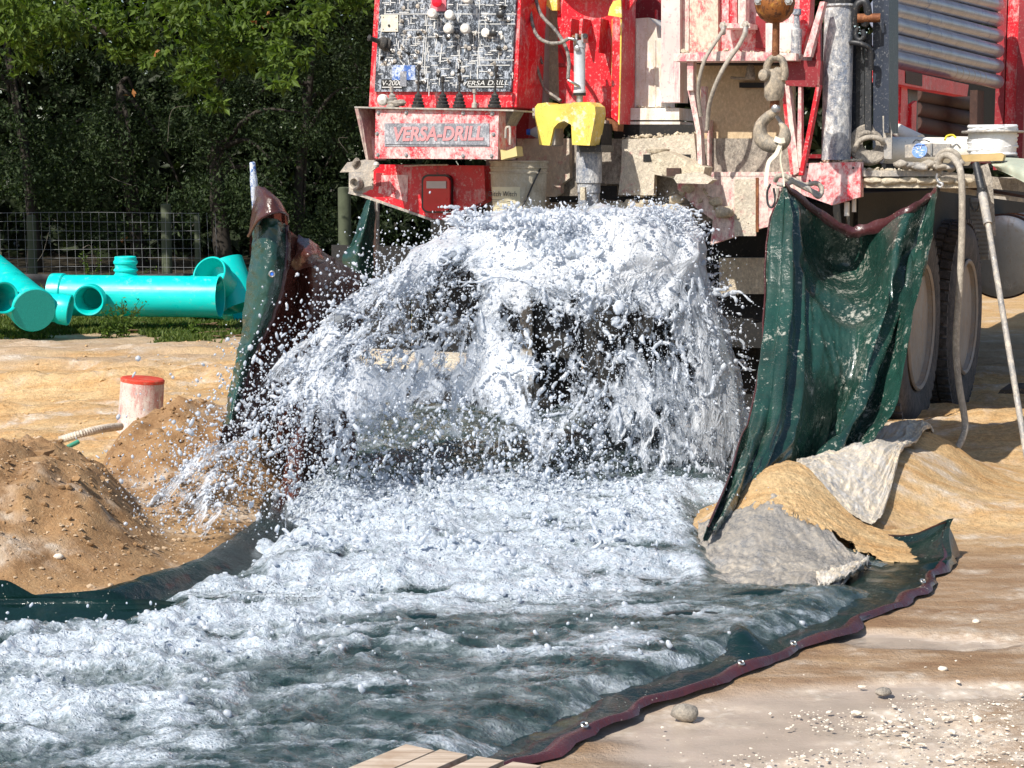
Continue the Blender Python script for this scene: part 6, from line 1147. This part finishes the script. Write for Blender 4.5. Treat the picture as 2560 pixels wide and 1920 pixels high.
B_ = crom(A_, np.linspace(0, 1, 30)); B_ = crom(B_.transpose(1, 0, 2), np.linspace(0, 1, 30)).transpose(1, 0, 2); B_[..., 1] += .012*np.sin(B_[..., 0]*60); npmesh('canvas', B_.reshape(-1, 3), grid_faces(30, 30), paint('pale_green_canvas', (.42, .46, .36), .8, amt=.35, scale=9, mud=(.45, .38, .28)), t)
# air hose from deck to ground
t = thing('hose', dp(2360, 400, -.1), 'pale muddy hose looping over the deck and down to the sand by the wheels', 'hose')
g0 = loc(G(2335, 1165, 0)); O = ORG[t.name]
P_ = [T(2348, 420, -.06), T(2352, 396, -.08), T(2368, 388, -.1), T(2388, 400, -.14), T(2403, 440, -.2), T(2405, 560, -.2), T(2400, 700, -.2), T(2390, 850, -.2), T(2396, 950, -.22), T(2412, 1050, -.25), T(2408, 1090, -.3), T(2385, 1130, -.38), T(2350, 1150, -.45), T(2300, 1158, -.5)]
bm = bmesh.new(); bm_tube(bm, smooth_path([p-O for p in P_], 8), .0145, 12); fin('hose_line', bm, 'palehose', t, True); tb('hose_line', [(2340, 405, -.02), (2350, 385, -.03), (2372, 376, -.04), (2392, 386, -.04), (2400, 405, -.03)], .013, 'palehose', t)
# sign rod leaning at right
t = thing('rod', T(2450, 500, -.1), 'long grey pole with black grip leaning from the deck to the sand at right', 'pole'); O = ORG[t.name]
P_ = [T(2440, 410, -.05), T(2455, 480, -.12), T(2470, 560, -.2), T(2500, 740, -.36), T(2568, 1150, -.75)]
tube('grip', [P_[0]-O, (P_[0]+P_[1])/2-O, P_[1]-O], .017, 'black', t, 14, 2); tube('sleeve', [P_[1]-O, (P_[1]+P_[2])/2-O, P_[2]-O], .019, 'greysteel', t, 14, 2); tube('pole_shaft', [P_[2]-O, P_[3]-O, P_[4]-O], .0125, 'greysteel', t, 12, 3); tube('cable_tie', [P_[1]-O+Vector((0, 0, .02)), P_[1]-O-Vector((0, 0, .02))], .022, 'black', t, 10, 0)
t = thing('strap', T(2470, 430, -.05), 'brown muddy webbing strap hanging from the deck beside the grey pole', 'strap'); strip('webbing', [(2460, 412, -.02), (2470, 450, -.04), (2474, 500, -.04), (2478, 560, -.04), (2480, 590, -.04)], .035, 'greymud', t); tb('cord', [(2425, 495, .1), (2430, 520, .1), (2442, 525, .1), (2450, 500, .1)], .005, 'black', t)
t = thing('dark_pad', loc(G(2545, 980, .03)), 'flat dark mat lying on the sand by the truck at right', 'mat'); pg('mat', [(2500, 975), (2580, 970), (2580, 985), (2495, 984)], 1.2, .3, 'rubber', t)
# --- plastic sheets heaped on the ridge at right
MT['plastic'] = paint('muddy_white_sheet', (.58, .55, .51), .4, amt=.5, scale=8, mud=(.68, .58, .44), soft=.10, bump=.6, mud2=(.24, .25, .28), amt2=.34); MT['plasticgrey'] = paint('wet_grey_sheet', (.21, .21, .21), .12, amt=.42, scale=10, mud=(.46, .40, .32), soft=.2, bump=.6, mud2=(.62, .50, .36), amt2=.12)
def gsheet(name, rows, nr, nc, mat, label, cat, amp, seed, sc=5):
    org = G(rows[0][0][0], rows[0][0][1], 0); A_ = np.array([[G(*p)[:] for p in r_] for r_ in rows]); B_ = crom(A_, np.linspace(0, 1, nr)); B_ = crom(B_.transpose(1, 0, 2), np.linspace(0, 1, nc)).transpose(1, 0, 2)
    t_, s = np.meshgrid(np.linspace(0, 1, nr), np.linspace(0, 1, nc), indexing='ij'); e = fbm(s*sc, t_*sc, 0, 5, seed, .55, True); e = np.sign(e)*np.abs(e)**.8; B_[..., 2] += amp*.6*e; B_[..., 1] -= amp*.5*fbm(s*sc*1.4, t_*sc, 0, 4, seed+5)
    B_[..., 2] += .45*amp*fbm(s*sc*3+.6*e, t_*sc*3, 0, 5, seed+9, .62, True)
    B_[..., 2] = ground(B_[..., 0], B_[..., 1], False)+(.040*np.sin(np.pi*np.clip(s, .03, .97))**.6*np.sin(np.pi*np.clip(.25+t_*.75, 0, 1))**.5+.004 if name == 'sand_pile' else .034 if name == 'plastic_corner' else .014)+amp*(.5+.5*e)+.6*amp*fbm(s*sc*2.5+e, t_*sc*2.5, 0, 5, seed+9, .62, True)
    B_ -= np.array(org); F = grid_faces(nr, nc)
    if name == 'sand_pile': rag = (t_ < .80+.45*fbm(s*7, t_*3, 0, 5, 691, .65))[:-1, :-1].ravel(); F = F[rag]
    o = npmesh(name, B_.reshape(-1, 3), F, mat, None); o.location = org; return tag(o, label, cat)
gsheet('plastic_sheet', [[(1990, 1205, .16), (2030, 1170, .18), (2090, 1140, .20), (2150, 1100, .23), (2235, 1035, .27), (2300, 1055, .22), (2338, 1130, .05)],
    [(1990, 1222, .17), (2050, 1190, .19), (2115, 1165, .21), (2180, 1120, .24), (2250, 1070, .26), (2300, 1090, .20), (2335, 1160, .05)],
    [(2000, 1235, .17), (2060, 1222, .18), (2130, 1205, .20), (2195, 1170, .22), (2250, 1130, .22), (2290, 1150, .14), (2325, 1180, .04)],
    [(2020, 1245, .16), (2070, 1250, .16), (2140, 1262, .14), (2195, 1262, .13), (2240, 1220, .12), (2275, 1195, .08), (2312, 1195, .03)]], 120, 160, 'plastic', 'mud caked white plastic sheet bunched over the ridge behind the hanging tarpaulin', 'plastic sheet', .024, 600)
gsheet('plastic_sheet', [[(1745, 1362, .03), (1850, 1300, .12), (1950, 1255, .17), (2060, 1270, .17), (2130, 1315, .15), (2175, 1340, .12)],
    [(1745, 1385, .07), (1845, 1340, .14), (1955, 1318, .17), (2055, 1335, .16), (2125, 1350, .14), (2168, 1362, .11)],
    [(1750, 1420, .08), (1840, 1400, .11), (1940, 1388, .12), (2040, 1392, .11), (2105, 1395, .10), (2150, 1385, .08)],
    [(1780, 1468, .075), (1860, 1470, .08), (1940, 1476, .08), (2000, 1486, .075), (2060, 1492, .07), (2128, 1420, .06)]], 120, 150, 'plasticgrey', 'wet grey plastic sheet spread from the ridge down to the rushing water', 'plastic sheet', .026, 640, 4)
gsheet('plastic_corner', [[(2040, 1350, .17), (2090, 1325, .19), (2135, 1318, .18), (2176, 1342, .13)], [(2048, 1385, .15), (2085, 1372, .16), (2125, 1362, .15), (2165, 1362, .12)], [(2062, 1402, .12), (2080, 1402, .12), (2110, 1398, .11), (2140, 1388, .10)]], 60, 70, 'plastic', 'torn folded corner of muddy plastic at the right end of the grey sheet', 'plastic scrap', .02, 660)
# loose sand thrown over the sheets
MT['loosesand'] = simple('loose_orange_sand', (.46, .27, .11), .95, 0, .9, 120)
co = gsheet('sand_pile', [[(1820, 1318, .10), (1890, 1250, .13), (1980, 1205, .18), (2080, 1220, .19), (2190, 1265, .14), (2330, 1330, .01)], [(1850, 1325, .11), (1910, 1275, .14), (1990, 1245, .17), (2090, 1265, .16), (2200, 1310, .10), (2360, 1370, .0)], [(1885, 1322, .12), (1940, 1296, .14), (2010, 1285, .15), (2100, 1312, .13), (2190, 1350, .08), (2350, 1410, .0)], [(1900, 1345, .11), (1950, 1330, .12), (2020, 1330, .13), (2110, 1352, .10), (2180, 1385, .05), (2310, 1430, .0)]], 140, 190, MT['ground'], 'mound of loose orange sand heaped across the plastic sheets', 'sand', .008, 680, 12); co['kind'] = 'stuff'
# --- pallet at the bottom edge
n_ = N('weathered_pallet_wood'); v_ = n_.map((1.2, 22, 22)); gcol = n_.ramp(n_.noise(3, 6, .6, v_), [(.3, (.28, .20, .14)), (.5, (.48, .38, .29)), (.7, (.62, .52, .42))]); st = n_.ramp(n_.noise(9, 5), [(.55, 0.0), (.7, .6)]); n_.set('Base Color', n_.mix(st, gcol, (.30, .18, .10))); n_.set('Roughness', .8); n_.bump(n_.noise(6, 6, .7, v_), .5, .004); MT['wood'] = n_.m
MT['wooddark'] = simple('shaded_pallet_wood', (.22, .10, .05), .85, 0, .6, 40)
zp = .16; A0 = G(1010, 1862, zp); t = empty('pallet', (A0.x, A0.y-.3, 0), label='weathered wooden pallet with gapped planks at the bottom edge of the picture', cat='pallet'); O = t.location
e = (G(1165, 1877, zp)-G(1015, 1860, zp)); e.z = 0
tips = [((1015, 1860), (1086, 1876)), ((1100, 1873), (1168, 1886)), ((1192, 1890), (1260, 1901)), ((1282, 1904), (1352, 1914))]
dr_ = (G(870, 1920, zp)-G(1015, 1860, zp)); dr_.z = 0; dr_.normalize()
for i, (a, b) in enumerate(tips):
    a = G(a[0], a[1], zp)-O; b = G(b[0], b[1], zp)-O; f_ = dr_*1.0; bm = bmesh.new(); bm_poly(bm, [a, b, b+f_, a+f_], Vector((0, 0, -.018))); o = fin('plank', bm, 'wood', t, bevel=.003)
a = G(1015, 1860, zp-.019)-O+dr_*.10; b = G(1352, 1914, zp-.019)-O+dr_*.10; w2 = dr_*.05
for k in (0, .4, .85): bm = bmesh.new(); bm_poly(bm, [a+dr_*k, b+dr_*k, b+dr_*k+w2, a+dr_*k+w2], Vector((0, 0, -.09))); fin('stringer', bm, 'wooddark', t, bevel=.003)
